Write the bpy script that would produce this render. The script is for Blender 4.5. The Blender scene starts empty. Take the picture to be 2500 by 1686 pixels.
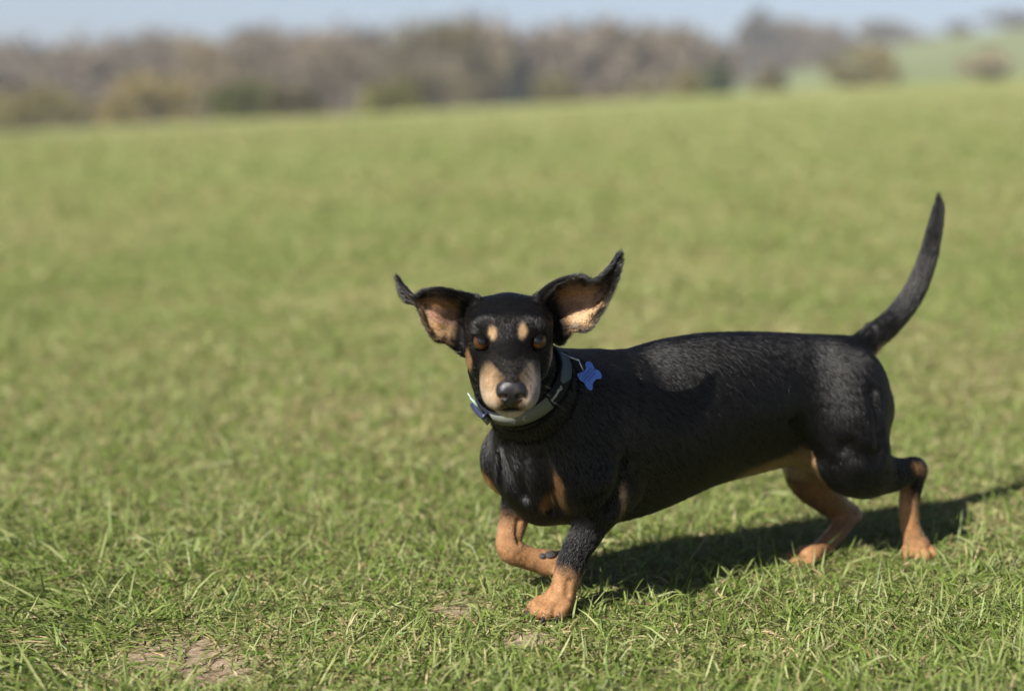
import bpy, bmesh, math, random
import numpy as np
from mathutils import Vector, Matrix
from mathutils.kdtree import KDTree

random.seed(7)
rng = np.random.default_rng(7)
scene = bpy.context.scene
COL = scene.collection

# ------------------------------------------------------------------ camera
W_PX, H_PX, F_PX = 2500.0, 1686.0, 4514.0
CAM_H = 0.588
HORIZON_PX = 200.0
PITCH = math.atan((H_PX / 2 - HORIZON_PX) / F_PX)
cam_data = bpy.data.cameras.new('camera')
cam = bpy.data.objects.new('camera', cam_data)
COL.objects.link(cam)
cam.location = (0, 0, CAM_H)
cam.rotation_euler = (math.pi / 2 - PITCH, 0, 0)
cam_data.sensor_width = 36.0
cam_data.lens = 36.0 * F_PX / W_PX
cam_data.clip_start = 0.05
cam_data.clip_end = 3000
cam_data.dof.use_dof = True
cam_data.dof.focus_distance = 2.0
cam_data.dof.aperture_fstop = 2.5
cam_data.dof.aperture_blades = 0
scene.camera = cam

# ------------------------------------------------------------------ light
SUN_TRAVEL = Vector((0.165, 0.207, -0.226)).normalized()
sun_elev = math.asin(-SUN_TRAVEL.z)
sun_az = math.atan2(-SUN_TRAVEL.x, -SUN_TRAVEL.y)      # azimuth of the sun from +Y towards +X
world = bpy.data.worlds.new('World')
scene.world = world
world.use_nodes = True
wn = world.node_tree
bg = wn.nodes['Background']
sky = wn.nodes.new('ShaderNodeTexSky')
sky.sky_type = 'NISHITA'
sky.sun_disc = False
sky.sun_elevation = sun_elev
sky.sun_rotation = sun_az
sky.altitude = 100
sky.air_density = 0.48
sky.dust_density = 1.1
sky.ozone_density = 0.9
wn.links.new(sky.outputs[0], bg.inputs[0])
bg.inputs[1].default_value = 0.05
sun_data = bpy.data.lights.new('sun', 'SUN')
sun_data.energy = 5.0
sun_data.angle = math.radians(0.53)
sun_data.color = (1.0, 0.95, 0.87)
sun = bpy.data.objects.new('sun', sun_data)
COL.objects.link(sun)
sun.rotation_euler = SUN_TRAVEL.to_track_quat('-Z', 'Y').to_euler()
sun.location = (-3, -3, 5)

scene.view_settings.view_transform = 'Standard'
scene.view_settings.look = 'None'
scene.view_settings.exposure = 1.18
scene.view_settings.gamma = 1.0
scene.view_settings.use_curve_mapping = False
scene.render.engine = 'CYCLES'
scene.cycles.use_denoising = True
try:
    scene.cycles.denoiser = 'OPENIMAGEDENOISE'
except Exception:
    pass
scene.cycles.max_bounces = 8
scene.cycles.transparent_max_bounces = 8
scene.cycles_curves.shape = 'RIBBONS'

# ------------------------------------------------------------------ projection
C0 = np.array([0, 0, CAM_H])
FWD = np.array([0, math.cos(PITCH), -math.sin(PITCH)])
UPV = np.array([0, math.sin(PITCH), math.cos(PITCH)])


def ray(px, py):
    u = (px - W_PX / 2) / F_PX
    v = (H_PX / 2 - py) / F_PX
    return FWD + u * np.array([1.0, 0, 0]) + v * UPV


def at_depth(px, py, Y):
    d = ray(px, py)
    return C0 + d * (Y / d[1])


def at_ground(px, py):
    d = ray(px, py)
    lam = -CAM_H / d[2]
    for _ in range(20):
        p = C0 + d * lam
        lam += (terrain(p[0], p[1]) - p[2]) / d[2]
    return C0 + d * lam


# ------------------------------------------------------------------ noise
def _hash(ix, iy, seed):
    h = (ix * 374761393 + iy * 668265263 + seed * 1442695041) & 0xFFFFFFFF
    h = ((h ^ (h >> 13)) * 1274126177) & 0xFFFFFFFF
    return ((h ^ (h >> 16)) & 0xFFFF) / 65535.0


def vnoise(x, y, seed=0):
    x = np.asarray(x, float); y = np.asarray(y, float)
    ix = np.floor(x).astype(np.int64); iy = np.floor(y).astype(np.int64)
    fx = x - ix; fy = y - iy
    fx = fx * fx * (3 - 2 * fx); fy = fy * fy * (3 - 2 * fy)
    a = _hash(ix, iy, seed); b = _hash(ix + 1, iy, seed)
    c = _hash(ix, iy + 1, seed); d = _hash(ix + 1, iy + 1, seed)
    return (a * (1 - fx) + b * fx) * (1 - fy) + (c * (1 - fx) + d * fx) * fy


def fbm(x, y, seed=0, o=3):
    s = 0; amp = 0.5; tot = 0
    for i in range(o):
        s = s + amp * vnoise(np.asarray(x) * 2 ** i, np.asarray(y) * 2 ** i, seed + i); tot += amp; amp *= 0.5
    return s / tot


def sstep(a, b, x):
    t = np.clip((np.asarray(x, float) - a) / (b - a), 0, 1)
    return t * t * (3 - 2 * t)


def terrain(x, y):
    x = np.asarray(x, float); y = np.asarray(y, float)
    xs = 120 * np.tanh(x / 120)
    z = 0.02 * xs + 0.032 * xs * sstep(8, 46, y)
    b = x / np.maximum(y, 25.0)
    z = z - 5.0 * sstep(44, 135, y) * (1 - sstep(0.02, 0.2, b))
    z = z - 1.6 * sstep(46, 90, y) * sstep(0.05, 0.2, b)
    z = z + 7.5 * sstep(95, 320, y) * sstep(0.03, 0.30, b)
    z = z + 0.05 * (fbm(x * 0.25, y * 0.25, 3, 2) - 0.5) * sstep(4, 14, np.abs(y))
    z = z + 0.012 * (vnoise(x * 3.1, y * 3.1, 9) - 0.5)
    return z


# ------------------------------------------------------------------ generic mesh helpers
def mesh_arrays(name, verts, faces_list, smooth=False):
    """faces_list: list of int arrays (n,3) or (n,4)"""
    me = bpy.data.meshes.new(name)
    verts = np.ascontiguousarray(verts, dtype=np.float32)
    me.vertices.add(len(verts))
    me.vertices.foreach_set('co', verts.ravel())
    loops = np.concatenate([f.ravel() for f in faces_list]).astype(np.int32)
    counts = np.concatenate([np.full(len(f), f.shape[1], np.int32) for f in faces_list])
    starts = np.concatenate([[0], np.cumsum(counts)[:-1]]).astype(np.int32)
    me.loops.add(len(loops))
    me.loops.foreach_set('vertex_index', loops)
    me.polygons.add(len(counts))
    me.polygons.foreach_set('loop_start', starts)
    try:
        me.polygons.foreach_set('loop_total', counts)
    except Exception:
        pass
    if smooth:
        me.polygons.foreach_set('use_smooth', np.ones(len(counts), bool))
    me.update(calc_edges=True)
    me.validate()
    return me


def color_attr(me, name, cols, domain='POINT'):
    a = me.attributes.new(name, 'FLOAT_COLOR', domain)
    c = np.ones((len(cols), 4), np.float32); c[:, :3] = cols
    a.data.foreach_set('color', c.ravel())


def link(name, data, mat=None, parent=None):
    o = bpy.data.objects.new(name, data)
    COL.objects.link(o)
    if mat is not None:
        data.materials.append(mat)
    if parent is not None:
        o.parent = parent
    return o


def tag(o, label=None, cat=None, group=None, kind=None):
    if label: o['label'] = label
    if cat: o['category'] = cat
    if group: o['group'] = group
    if kind: o['kind'] = kind
    return o


def empty(name, loc=(0, 0, 0)):
    o = bpy.data.objects.new(name, None)
    COL.objects.link(o)
    o.empty_display_size = 0.05
    o.location = loc
    return o


def bm_obj(name, bm, mat, parent=None, smooth=True):
    me = bpy.data.meshes.new(name)
    bm.to_mesh(me); bm.free()
    if smooth:
        me.polygons.foreach_set('use_smooth', np.ones(len(me.polygons), bool))
    return link(name, me, mat, parent)


# ------------------------------------------------------------------ materials
def new_mat(name):
    m = bpy.data.materials.new(name)
    m.use_nodes = True
    nt = m.node_tree
    return m, nt, nt.nodes['Principled BSDF']


def plain_mat(name, col, rough=0.5, metal=0.0, spec=0.5, noise=0.0, nscale=200.0, bump=0.0, coat=0.0):
    m, nt, p = new_mat(name)
    p.inputs['Base Color'].default_value = (*col, 1)
    p.inputs['Roughness'].default_value = rough
    p.inputs['Metallic'].default_value = metal
    p.inputs['Specular IOR Level'].default_value = spec
    p.inputs['Coat Weight'].default_value = coat
    if noise or bump:
        tc = nt.nodes.new('ShaderNodeTexCoord')
        n = nt.nodes.new('ShaderNodeTexNoise')
        n.inputs['Scale'].default_value = nscale
        n.inputs['Detail'].default_value = 4
        nt.links.new(tc.outputs['Object'], n.inputs['Vector'])
        if noise:
            mx = nt.nodes.new('ShaderNodeMix'); mx.data_type = 'RGBA'
            mx.inputs[6].default_value = (*[c * (1 - noise) for c in col], 1)
            mx.inputs[7].default_value = (*[min(1, c * (1 + noise)) for c in col], 1)
            nt.links.new(n.outputs['Fac'], mx.inputs[0])
            nt.links.new(mx.outputs[2], p.inputs['Base Color'])
        if bump:
            b = nt.nodes.new('ShaderNodeBump')
            b.inputs['Strength'].default_value = bump
            b.inputs['Distance'].default_value = 0.001
            nt.links.new(n.outputs['Fac'], b.inputs['Height'])
            nt.links.new(b.outputs[0], p.inputs['Normal'])
    return m


def attr_mat(name, attr, rough=0.5, spec=0.5, translucent=0.0, sheen=0.0):
    m, nt, p = new_mat(name)
    a = nt.nodes.new('ShaderNodeAttribute')
    a.attribute_name = attr
    nt.links.new(a.outputs['Color'], p.inputs['Base Color'])
    p.inputs['Roughness'].default_value = rough
    p.inputs['Specular IOR Level'].default_value = spec
    if sheen:
        p.inputs['Sheen Weight'].default_value = sheen
        p.inputs['Sheen Roughness'].default_value = 0.4
    if translucent:
        t = nt.nodes.new('ShaderNodeBsdfTranslucent')
        nt.links.new(a.outputs['Color'], t.inputs['Color'])
        mx = nt.nodes.new('ShaderNodeMixShader')
        mx.inputs[0].default_value = translucent
        nt.links.new(p.outputs[0], mx.inputs[1])
        nt.links.new(t.outputs[0], mx.inputs[2])
        nt.links.new(mx.outputs[0], nt.nodes['Material Output'].inputs[0])
    return m


MAT_GRASS = attr_mat('grass_blades', 'tint', 0.5, 0.35, 0.35)
MAT_LEAF = attr_mat('tree_foliage', 'tint', 0.7, 0.2, 0.25)
MAT_BARK = plain_mat('bark', (0.10, 0.08, 0.065), 0.9, noise=0.3, nscale=6)


def ground_material():
    m, nt, p = new_mat('meadow')
    tc = nt.nodes.new('ShaderNodeTexCoord')

    def noise(scale, detail=3, rough=0.55):
        n = nt.nodes.new('ShaderNodeTexNoise')
        n.inputs['Scale'].default_value = scale
        n.inputs['Detail'].default_value = detail
        n.inputs['Roughness'].default_value = rough
        nt.links.new(tc.outputs['Object'], n.inputs['Vector'])
        return n

    def ramp(src, pts):
        r = nt.nodes.new('ShaderNodeValToRGB')
        while len(r.color_ramp.elements) < len(pts):
            r.color_ramp.elements.new(0.5)
        for e, (pos, c) in zip(r.color_ramp.elements, pts):
            e.position = pos; e.color = (*c, 1)
        nt.links.new(src, r.inputs[0])
        return r

    def mix(f, a, b):
        mx = nt.nodes.new('ShaderNodeMix'); mx.data_type = 'RGBA'
        if isinstance(f, float): mx.inputs[0].default_value = f
        else: nt.links.new(f, mx.inputs[0])
        nt.links.new(a, mx.inputs[6]); nt.links.new(b, mx.inputs[7])
        return mx.outputs[2]

    big = ramp(noise(0.35, 4).outputs['Fac'], [(0.36, (0.155, 0.20, 0.055)), (0.52, (0.20, 0.215, 0.08)), (0.66, (0.25, 0.225, 0.105))])
    fine = ramp(noise(9.0, 6, 0.7).outputs['Fac'], [(0.32, (0.10, 0.13, 0.035)), (0.5, (0.18, 0.20, 0.07)), (0.68, (0.29, 0.25, 0.125))])
    field = mix(0.45, big.outputs[0], fine.outputs[0])
    soil = ramp(noise(60.0, 6, 0.7).outputs['Fac'], [(0.3, (0.14, 0.105, 0.07)), (0.5, (0.27, 0.20, 0.14)), (0.72, (0.42, 0.33, 0.24))])
    at = nt.nodes.new('ShaderNodeAttribute'); at.attribute_name = 'soil'
    col = mix(at.outputs['Fac'], field, soil.outputs[0])
    sun_dulled = ramp(noise(0.05, 3).outputs['Fac'], [(0.35, (0.115, 0.145, 0.062)), (0.65, (0.15, 0.165, 0.08))])  # far ground colour darkened to offset how brightly the sun strikes it
    fp = nt.nodes.new('ShaderNodeAttribute'); fp.attribute_name = 'far_sun_dulled'
    col = mix(fp.outputs['Fac'], col, sun_dulled.outputs[0])
    nt.links.new(col, p.inputs['Base Color'])
    p.inputs['Roughness'].default_value = 0.95
    p.inputs['Specular IOR Level'].default_value = 0.1
    b = nt.nodes.new('ShaderNodeBump')
    b.inputs['Strength'].default_value = 0.7
    b.inputs['Distance'].default_value = 0.01
    nt.links.new(noise(90.0, 6, 0.7).outputs['Fac'], b.inputs['Height'])
    nt.links.new(b.outputs[0], p.inputs['Normal'])
    return m


# ------------------------------------------------------------------ the ground
BARE = [(430, 1605, 0.075, 0.045), (540, 1640, 0.05, 0.03), (1110, 1490, 0.035, 0.02), (1290, 1565, 0.035, 0.018)]
_bare = [(at_ground(px, py), rx, ry) for px, py, rx, ry in BARE]


def soil_mask(x, y):
    m = np.zeros(np.shape(x))
    wob = 0.55 * (fbm(np.asarray(x) * 38, np.asarray(y) * 38, 21, 3) - 0.5)
    for c, rx, ry in _bare:
        d = np.sqrt(((x - c[0]) / rx) ** 2 + ((y - c[1]) / (ry * 2.2)) ** 2)
        m = np.maximum(m, sstep(1.15, 0.55, d + wob))
    return m


def build_ground():
    def axis(lo, hi, n, a):
        k = np.linspace(-math.asinh(-lo / a) if lo < 0 else math.asinh(lo / a), math.asinh(hi / a), n)
        return a * np.sinh(k)
    xs = axis(-900, 900, 330, 0.35)
    ys = axis(-300, 1500, 380, 0.35) + 2.1
    X, Y = np.meshgrid(xs, ys)
    Z = terrain(X, Y)
    v = np.stack([X, Y, Z], -1).reshape(-1, 3)
    ny, nx = X.shape
    i = np.arange(ny * nx).reshape(ny, nx)
    q = np.stack([i[:-1, :-1], i[:-1, 1:], i[1:, 1:], i[1:, :-1]], -1).reshape(-1, 4)
    me = mesh_arrays('ground', v, [q], True)
    a = me.attributes.new('soil', 'FLOAT', 'POINT')
    base = 0.35 * sstep(4.5, 2.6, v[:, 1])
    s = np.maximum(soil_mask(v[:, 0], v[:, 1]), base)
    fa = me.attributes.new('far_sun_dulled', 'FLOAT', 'POINT')
    fa.data.foreach_set('value', sstep(70, 100, v[:, 1]).astype(np.float32))  # where the distant ground takes the colour dulled against the sun
    a.data.foreach_set('value', s.astype(np.float32))
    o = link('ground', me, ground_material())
    tag(o, kind='structure')
    return o


build_ground()

# paws that press the grass down: (x, y, radius) filled once the dog is laid out
PAW_SPOTS = []


def build_grass():
    N = 530000
    # depth distribution: dense near, thinner far (blades widen with distance)
    u = rng.random(N)
    y0, y1 = 1.45, 38.0
    e = 0.85
    y = (y0 ** -e + u * (y1 ** -e - y0 ** -e)) ** (-1 / e)
    hw = 0.31 * y + 0.40
    x = (rng.random(N) * 2 - 1) * hw
    # thin out by patch noise, bare soil and paws
    dens = 0.55 + 0.6 * fbm(x * 7, y * 7, 31, 2)
    keep = rng.random(N) < np.clip(dens, 0, 1)
    keep &= rng.random(N) > 0.86 * soil_mask(x, y)
    for (cx, cy, r) in PAW_SPOTS:
        keep &= ((x - cx) ** 2 + (y - cy) ** 2) > r * r
    x = x[keep]; y = y[keep]; n = len(x)
    z = terrain(x, y) - 0.002
    far = np.clip((y - 2.6) / 10.0, 0, 3)
    patch = fbm(x * 2.6, y * 2.6, 41, 3)          # tall / short patches
    longg = sstep(0.15, -0.35, x / np.maximum(y, 1) * 3.2 + 0.6) * sstep(2.9, 2.1, y)   # long combed grass at the left front
    h = (0.009 + 0.015 * rng.random(n) ** 1.5) * (0.7 + 0.9 * patch)
    tuft = rng.random(n) < 0.06
    h[tuft] *= 1.55
    h *= 1 + 0.75 * longg
    h *= 1 + 0.45 * np.minimum(far, 1.6)
    wid = (0.0007 + 0.0006 * rng.random(n)) * (1 + 0.35 * longg) * (1 + 4.2 * far ** 1.15)
    az = rng.random(n) * 2 * math.pi
    comb = rng.normal(math.radians(200), 0.6, n)
    usecomb = rng.random(n) < 0.7 * longg
    az[usecomb] = comb[usecomb]
    # which blades are dry
    dry = fbm(x * 3.3, y * 3.3, 51, 3)
    dryf = fbm(x * 0.5, y * 0.35, 61, 3)
    pd = 0.08 + 0.28 * sstep(0.40, 0.70, dry) + 0.24 * sstep(0.42, 0.62, dryf)
    pd = (pd + .05) * (1 - .35 * sstep(3.6, 2.4, y))
    r_dry = rng.random(n)
    h = np.where((r_dry < pd) & (y < 6), h * .75, h)
    lean = np.clip(rng.normal(1.14, 0.36, n) + .35 * (r_dry < pd) + 0.25 * longg, 0.1, 1.5)    # tilt from vertical at the base (rad)
    curl = rng.normal(0.45, 0.35, n)
    dx = np.cos(az); dy = np.sin(az)
    px_, py_ = -dy, dx
    tw = rng.normal(0, 0.5, n)
    nseg = 3
    length = h * 1.75
    P = [np.stack([x, y, z], -1)]
    ang = lean.copy()
    cur = P[0]
    for sgi in range(nseg):
        st = length / nseg
        cur = cur + np.stack([dx * np.sin(ang) * st, dy * np.sin(ang) * st, np.cos(ang) * st], -1)
        zmin = terrain(cur[:, 0], cur[:, 1]) + 0.002
        cur[:, 2] = np.maximum(cur[:, 2], zmin)
        P.append(cur.copy())
        ang = np.clip(ang + curl * 0.6, 0, 1.9)
    side = np.stack([px_ * np.cos(tw), py_ * np.cos(tw), np.sin(tw)], -1)
    wf = [0.7, 1.0, 0.75]
    V = np.zeros((n, 7, 3), np.float32)
    for k in range(3):
        V[:, 2 * k] = P[k] - side * (wid * wf[k])[:, None]
        V[:, 2 * k + 1] = P[k] + side * (wid * wf[k])[:, None]
    V[:, 6] = P[3]
    b = np.arange(n)[:, None] * 7
    q = np.concatenate([b + np.array([[0, 1, 3, 2]]), b + np.array([[2, 3, 5, 4]])], 0)
    t = b + np.array([[4, 5, 6]])
    # colour of each blade
    r = r_dry
    greens = np.array([[0.098, 0.155, 0.022], [0.145, 0.200, 0.040], [0.190, 0.228, 0.066], [0.255, 0.280, 0.112]])
    straws = np.array([[0.34, 0.275, 0.135], [0.42, 0.35, 0.20], [0.27, 0.205, 0.105]])
    col = greens[rng.integers(0, 4, n)]
    isdry = r < pd
    col[isdry] = straws[rng.integers(0, 3, isdry.sum())]
    col = col * (0.8 + 0.4 * rng.random(n))[:, None]
    cv = np.repeat(col[:, None, :], 7, 1).reshape(-1, 3)
    me = mesh_arrays('grass', V.reshape(-1, 3), [q, t], True)
    color_attr(me, 'tint', cv)
    o = link('grass', me, MAT_GRASS)
    tag(o, 'short sunlit meadow grass mixed with dry straw blades', 'grass', kind='stuff')


# ------------------------------------------------------------------ bushes, trees, far wood
def crown_arrays(cx, cy, cz, rx, ry, rz, n, cols, leaf, seed, clumps=26, lay=0.6):
    r = np.random.default_rng(seed)
    # clump centres through the volume, uneven outline
    th = r.random(clumps) * 2 * math.pi
    zz = r.random(clumps) * 2 - 1
    rr = np.sqrt(np.clip(1 - zz * zz, 0, 1)) * (0.45 + 0.55 * r.random(clumps))
    cc = np.stack([cx + rx * rr * np.cos(th), cy + ry * rr * np.sin(th), cz + rz * zz * 0.82], -1)
    cs = 0.22 + 0.2 * r.random(clumps)
    ck = r.integers(0, clumps, n)
    off = r.normal(0, 1, (n, 3))
    off /= np.linalg.norm(off, axis=1)[:, None]
    off *= (r.random(n) ** 0.5)[:, None]
    p = cc[ck] + off * cs[ck][:, None] * np.array([rx, ry, rz]) * 1.15
    p[:, 2] = np.maximum(p[:, 2], terrain(p[:, 0], p[:, 1]) + 0.1)
    d1 = r.normal(0, 1, (n, 3)); d1[:, 2] += lay; d1 /= np.linalg.norm(d1, axis=1)[:, None]
    d2 = np.cross(d1, r.normal(0, 1, (n, 3))); d2 /= np.linalg.norm(d2, axis=1)[:, None]
    L = leaf * (0.6 + 0.8 * r.random(n))[:, None]
    V = np.stack([p - d1 * L, p + d2 * L * 0.38, p + d1 * L, p - d2 * L * 0.38], 1)
    cols = np.array(cols)
    col = 0.80 * cols[r.integers(0, len(cols), n)] * (0.75 + 0.5 * r.random(clumps))[ck][:, None] * (0.85 + 0.3 * r.random(n))[:, None]
    return V, np.repeat(col[:, None, :], 4, 1)


def limb_bm(bm, p0, p1, r0, r1, seg=7):
    p0 = Vector(p0); p1 = Vector(p1)
    d = (p1 - p0).normalized()
    a = d.orthogonal().normalized(); b = d.cross(a)
    rings = []
    for p, r in ((p0, r0), (p1, r1)):
        rings.append([bm.verts.new(p + (a * math.cos(2 * math.pi * k / seg) + b * math.sin(2 * math.pi * k / seg)) * r) for k in range(seg)])
    for k in range(seg):
        bm.faces.new((rings[0][k], rings[0][(k + 1) % seg], rings[1][(k + 1) % seg], rings[1][k]))
    bm.faces.new(rings[1]); bm.faces.new(rings[0][::-1])


def trunk_bm(bm, base, h, spread, r, rs, nlimb=6):
    cur = Vector(base); cur.z -= 0.15
    top = None
    for k in range(3):
        nx = Vector((base[0] + rs.uniform(-.06, .06) * h, base[1] + rs.uniform(-.06, .06) * h, base[2] + h * (k + 1) / 3))
        limb_bm(bm, cur, nx, r * (1 - k * .28), r * (1 - (k + 1) * .28))
        cur = nx
        for j in range(max(1, nlimb // 3)):
            a = rs.uniform(0, 2 * math.pi)
            e = nx + Vector((math.cos(a) * spread * rs.uniform(.5, .9), math.sin(a) * spread * rs.uniform(.5, .9), h * rs.uniform(.12, .45)))
            limb_bm(bm, nx, e, r * (.5 - .1 * k), r * .12, 5)


OLIVE = [(0.23, 0.20, 0.085), (0.28, 0.23, 0.11), (0.19, 0.185, 0.065)]
YELLOW = [(0.36, 0.29, 0.12), (0.30, 0.24, 0.10), (0.25, 0.22, 0.08)]
GREEN = [(0.115, 0.135, 0.035), (0.16, 0.17, 0.05), (0.09, 0.10, 0.03)]
BROWN = [(0.21, 0.165, 0.12), (0.25, 0.20, 0.145), (0.17, 0.145, 0.09)]
MAUVE = [(0.200, 0.165, 0.135), (0.175, 0.148, 0.110), (0.220, 0.185, 0.135)]
DARK = [(0.055, 0.065, 0.05), (0.07, 0.08, 0.05), (0.05, 0.055, 0.05)]
PALE = [(0.33, 0.29, 0.18), (0.28, 0.26, 0.14), (0.36, 0.29, 0.20)]


def plant(name, label, cat, px0, px1, py_top, Y, cols, seed, py_base=None, group=None, n=2600, leaf=0.16, limbs=6):
    """a bush or tree rooted in the ground at depth Y, as wide and tall as it shows"""
    c = at_depth((px0 + px1) / 2, 200, Y)
    gz = float(terrain(c[0], Y))
    w = (px1 - px0) / F_PX * Y / 2
    top = at_depth((px0 + px1) / 2, py_top, Y)[2]
    hgt = top - gz
    root = empty(name, (c[0], Y, gz))
    tag(root, label, cat, group)
    cz0 = gz + hgt * (0.12 if cat == 'bush' else 0.22)
    cz = (cz0 + top) / 2
    V, cl = crown_arrays(0, 0, cz - gz, w, w * 0.9, (top - cz0) / 2, n, cols, leaf * max(0.5, Y / 75), seed)
    # crown_arrays clamps in world space; shift handled here in local space
    V = V.copy()
    me = mesh_arrays('crown', V.reshape(-1, 3), [np.arange(len(V) * 4).reshape(-1, 4)])
    color_attr(me, 'tint', cl.reshape(-1, 3))
    link('crown', me, MAT_LEAF, root)
    bm = bmesh.new()
    trunk_bm(bm, (0, 0, 0), hgt * 0.62, w * 0.8, max(0.03, hgt * 0.022), random.Random(seed), limbs)
    bm_obj('trunk', bm, MAT_BARK, root, False)
    return root


def crown_arrays_local_fix():
    pass


def build_plants():
    global terrain
    G1 = 'bushes along the field edge'
    G2 = 'trees on the far hill'
    rows = [
        ('bush', 'pale olive bush in front of the mauve wood, beside the yellowish one', 'bush', -60, 215, 208, 76, OLIVE, 1, G1),
        ('bush', 'broad yellowish bare bush between the pale olive and the green bush', 'bush', 215, 520, 178, 84, YELLOW, 2, G1),
        ('bush', 'leafy green bush between the yellowish bush and the low dark one', 'bush', 500, 690, 200, 74, GREEN, 3, G1),
        ('bush', 'low dark brown-green bush at the field edge beside the leafy green one', 'bush', 640, 790, 222, 71, [(0.10, 0.095, 0.045), (0.13, 0.115, 0.055)], 4, G1),
        ('bush', 'yellow-green bush at the foot of the tall brown tree', 'bush', 875, 1025, 205, 74, [(0.17, 0.175, 0.045), (0.21, 0.20, 0.06)], 5, G1),
        ('bare_tree', 'tall olive-brown tree rising above the yellow-green bush', 'tree', 930, 1215, 38, 98, [(0.17, 0.15, 0.085), (0.205, 0.175, 0.105), (0.14, 0.125, 0.07)], 6, None),
        ('bare_tree', 'wide bare brown tree between the yellowish bush and the tall brown tree', 'tree', 560, 960, 82, 112, BROWN, 7, None),
        ('bare_tree', 'rounded yellow-brown tree behind the yellowish bush', 'tree', 330, 640, 105, 116, [(0.27, 0.215, 0.125), (0.24, 0.19, 0.11)], 8, None),
        ('bush', 'dark olive bush beside the bluish dark gap in the wood', 'bush', 1275, 1430, 190, 82, [(0.16, 0.15, 0.07), (0.19, 0.17, 0.085)], 9, G1),
        ('bush', 'small brown-olive bush next to the dark olive one', 'bush', 1425, 1520, 203, 84, BROWN, 10, G1),
        ('bush', 'pale straw-coloured low bush in front of the mauve trees', 'bush', 1520, 1660, 195, 84, PALE, 11, G1),
        ('bush', 'olive bush beside the narrow dark green one', 'bush', 1630, 1735, 180, 86, OLIVE, 12, G1),
        ('bush', 'narrow dark green bush at the crest', 'bush', 1722, 1785, 160, 84, [(0.085, 0.11, 0.06), (0.11, 0.13, 0.07)], 13, G1),
        ('bush', 'small round brown-green bush alone on the green slope', 'bush', 1838, 1930, 168, 96, [(0.16, 0.15, 0.07), (0.20, 0.175, 0.09)], 14, G1),
        ('bush', 'big yellow-olive bush on the green slope', 'bush', 2030, 2195, 108, 112, [(0.25, 0.22, 0.10), (0.22, 0.20, 0.085), (0.29, 0.24, 0.12)], 15, G1),
        ('bush', 'faded pinkish-brown bush at the far right of the green slope', 'bush', 2345, 2470, 128, 125, PALE, 16, G1),
        ('hill_tree', 'dark blue-green tree crowning the wood beside the mauve trees', 'tree', 1800, 1910, 28, 250, [(0.15, 0.15, 0.13), (0.18, 0.17, 0.14)], 17, G2),
        ('hill_tree', 'wide brown tree on the far hill beside the dark blue-green one', 'tree', 1890, 2060, 48, 270, BROWN, 18, G2),
        ('hill_tree', 'pale brown tree behind the big yellow-olive bush', 'tree', 2090, 2210, 55, 290, [(0.25, 0.22, 0.19), (0.22, 0.20, 0.18)], 19, G2),
        ('hill_tree', 'small dark tree alone on the skyline of the far hill', 'tree', 2305, 2365, 60, 310, [(0.16, 0.15, 0.14), (0.19, 0.18, 0.16)], 20, G2),
        ('hill_tree', 'large grey tree on the skyline at the end of the far hill', 'tree', 2400, 2530, 32, 310, [(0.16, 0.16, 0.16), (0.20, 0.19, 0.18)], 21, G2),
        ('hill_tree', 'low brown tree in the hedge on the far hill between taller trees', 'tree', 2200, 2300, 95, 310, BROWN, 22, G2),
        ('dark_conifer', 'dark evergreen standing in the gap of the wood', 'tree', 1225, 1300, 130, 128, DARK, 23, None),
    ]
    real = terrain
    for (nm, lab, cat, a, b, top, Y, cols, sd, grp) in rows:
        c = at_depth((a + b) / 2, 200, Y)
        gz = float(real(c[0], Y))
        terrain = lambda x, y: np.zeros(np.shape(x)) - 0.2       # crown is made in the plant's own space
        tz = terrain
        terrain = real
        plant(nm, lab, cat, a, b, top, Y, cols, sd, group=grp)
    # the far bare wood: one mass nobody could count
    Vs, Cs = [], []
    r = np.random.default_rng(99)
    bm = bmesh.new()
    tops = [(-150, 92), (0, 95), (150, 88), (260, 78), (400, 72), (500, 88), (640, 62), (800, 66), (900, 62), (1000, 58), (1180, 40), (1260, 55), (1360, 52), (1440, 30), (1560, 60), (1680, 58), (1760, 78), (1850, 90), (1960, 105), (2100, 118)]
    xs = np.array([t[0] for t in tops]); yt = np.array([t[1] for t in tops])
    for k in range(230):
        px = r.uniform(-260, 2080)
        if 1228 < px < 1292 and r.random() < 0.7: continue
        Y = r.uniform(130, 185) if px < 1750 else r.uniform(215, 260)
        top = np.interp(px, xs, yt) + r.uniform(2, 34)
        p = at_depth(px, top, Y)
        gz = float(terrain(p[0], Y))
        H = max(2.5, p[2] - gz)
        wv = H * r.uniform(0.28, 0.42)
        base = MAUVE if r.random() < 0.72 else BROWN
        V, c = crown_arrays(p[0], Y, gz + H * 0.58, wv, wv, H * 0.42, 420, base, 0.42, 1000 + k, 12)
        Vs.append(V); Cs.append(c)
        trunk_bm(bm, (p[0], Y, gz), H * 0.6, wv * 0.7, H * 0.018, random.Random(k), 3)
    V = np.concatenate(Vs); c = np.concatenate(Cs)
    n0 = len(V) * 4
    bm.verts.index_update()
    tv = np.array([v.co[:] for v in bm.verts])
    quads = np.arange(n0).reshape(-1, 4)
    tq = np.array([[v.index for v in f.verts] for f in bm.faces if len(f.verts) == 4]) + n0
    bm.free()
    me = mesh_arrays('far_wood', np.concatenate([V.reshape(-1, 3), tv]), [quads, tq])
    color_attr(me, 'tint', np.concatenate([c.reshape(-1, 3), np.tile([[0.16, 0.125, 0.11]], (len(tv), 1))]))
    o = link('far_wood', me, MAT_LEAF)
    tag(o, 'far-off bare mauve-brown wood behind the field', 'wood', kind='stuff')


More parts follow.
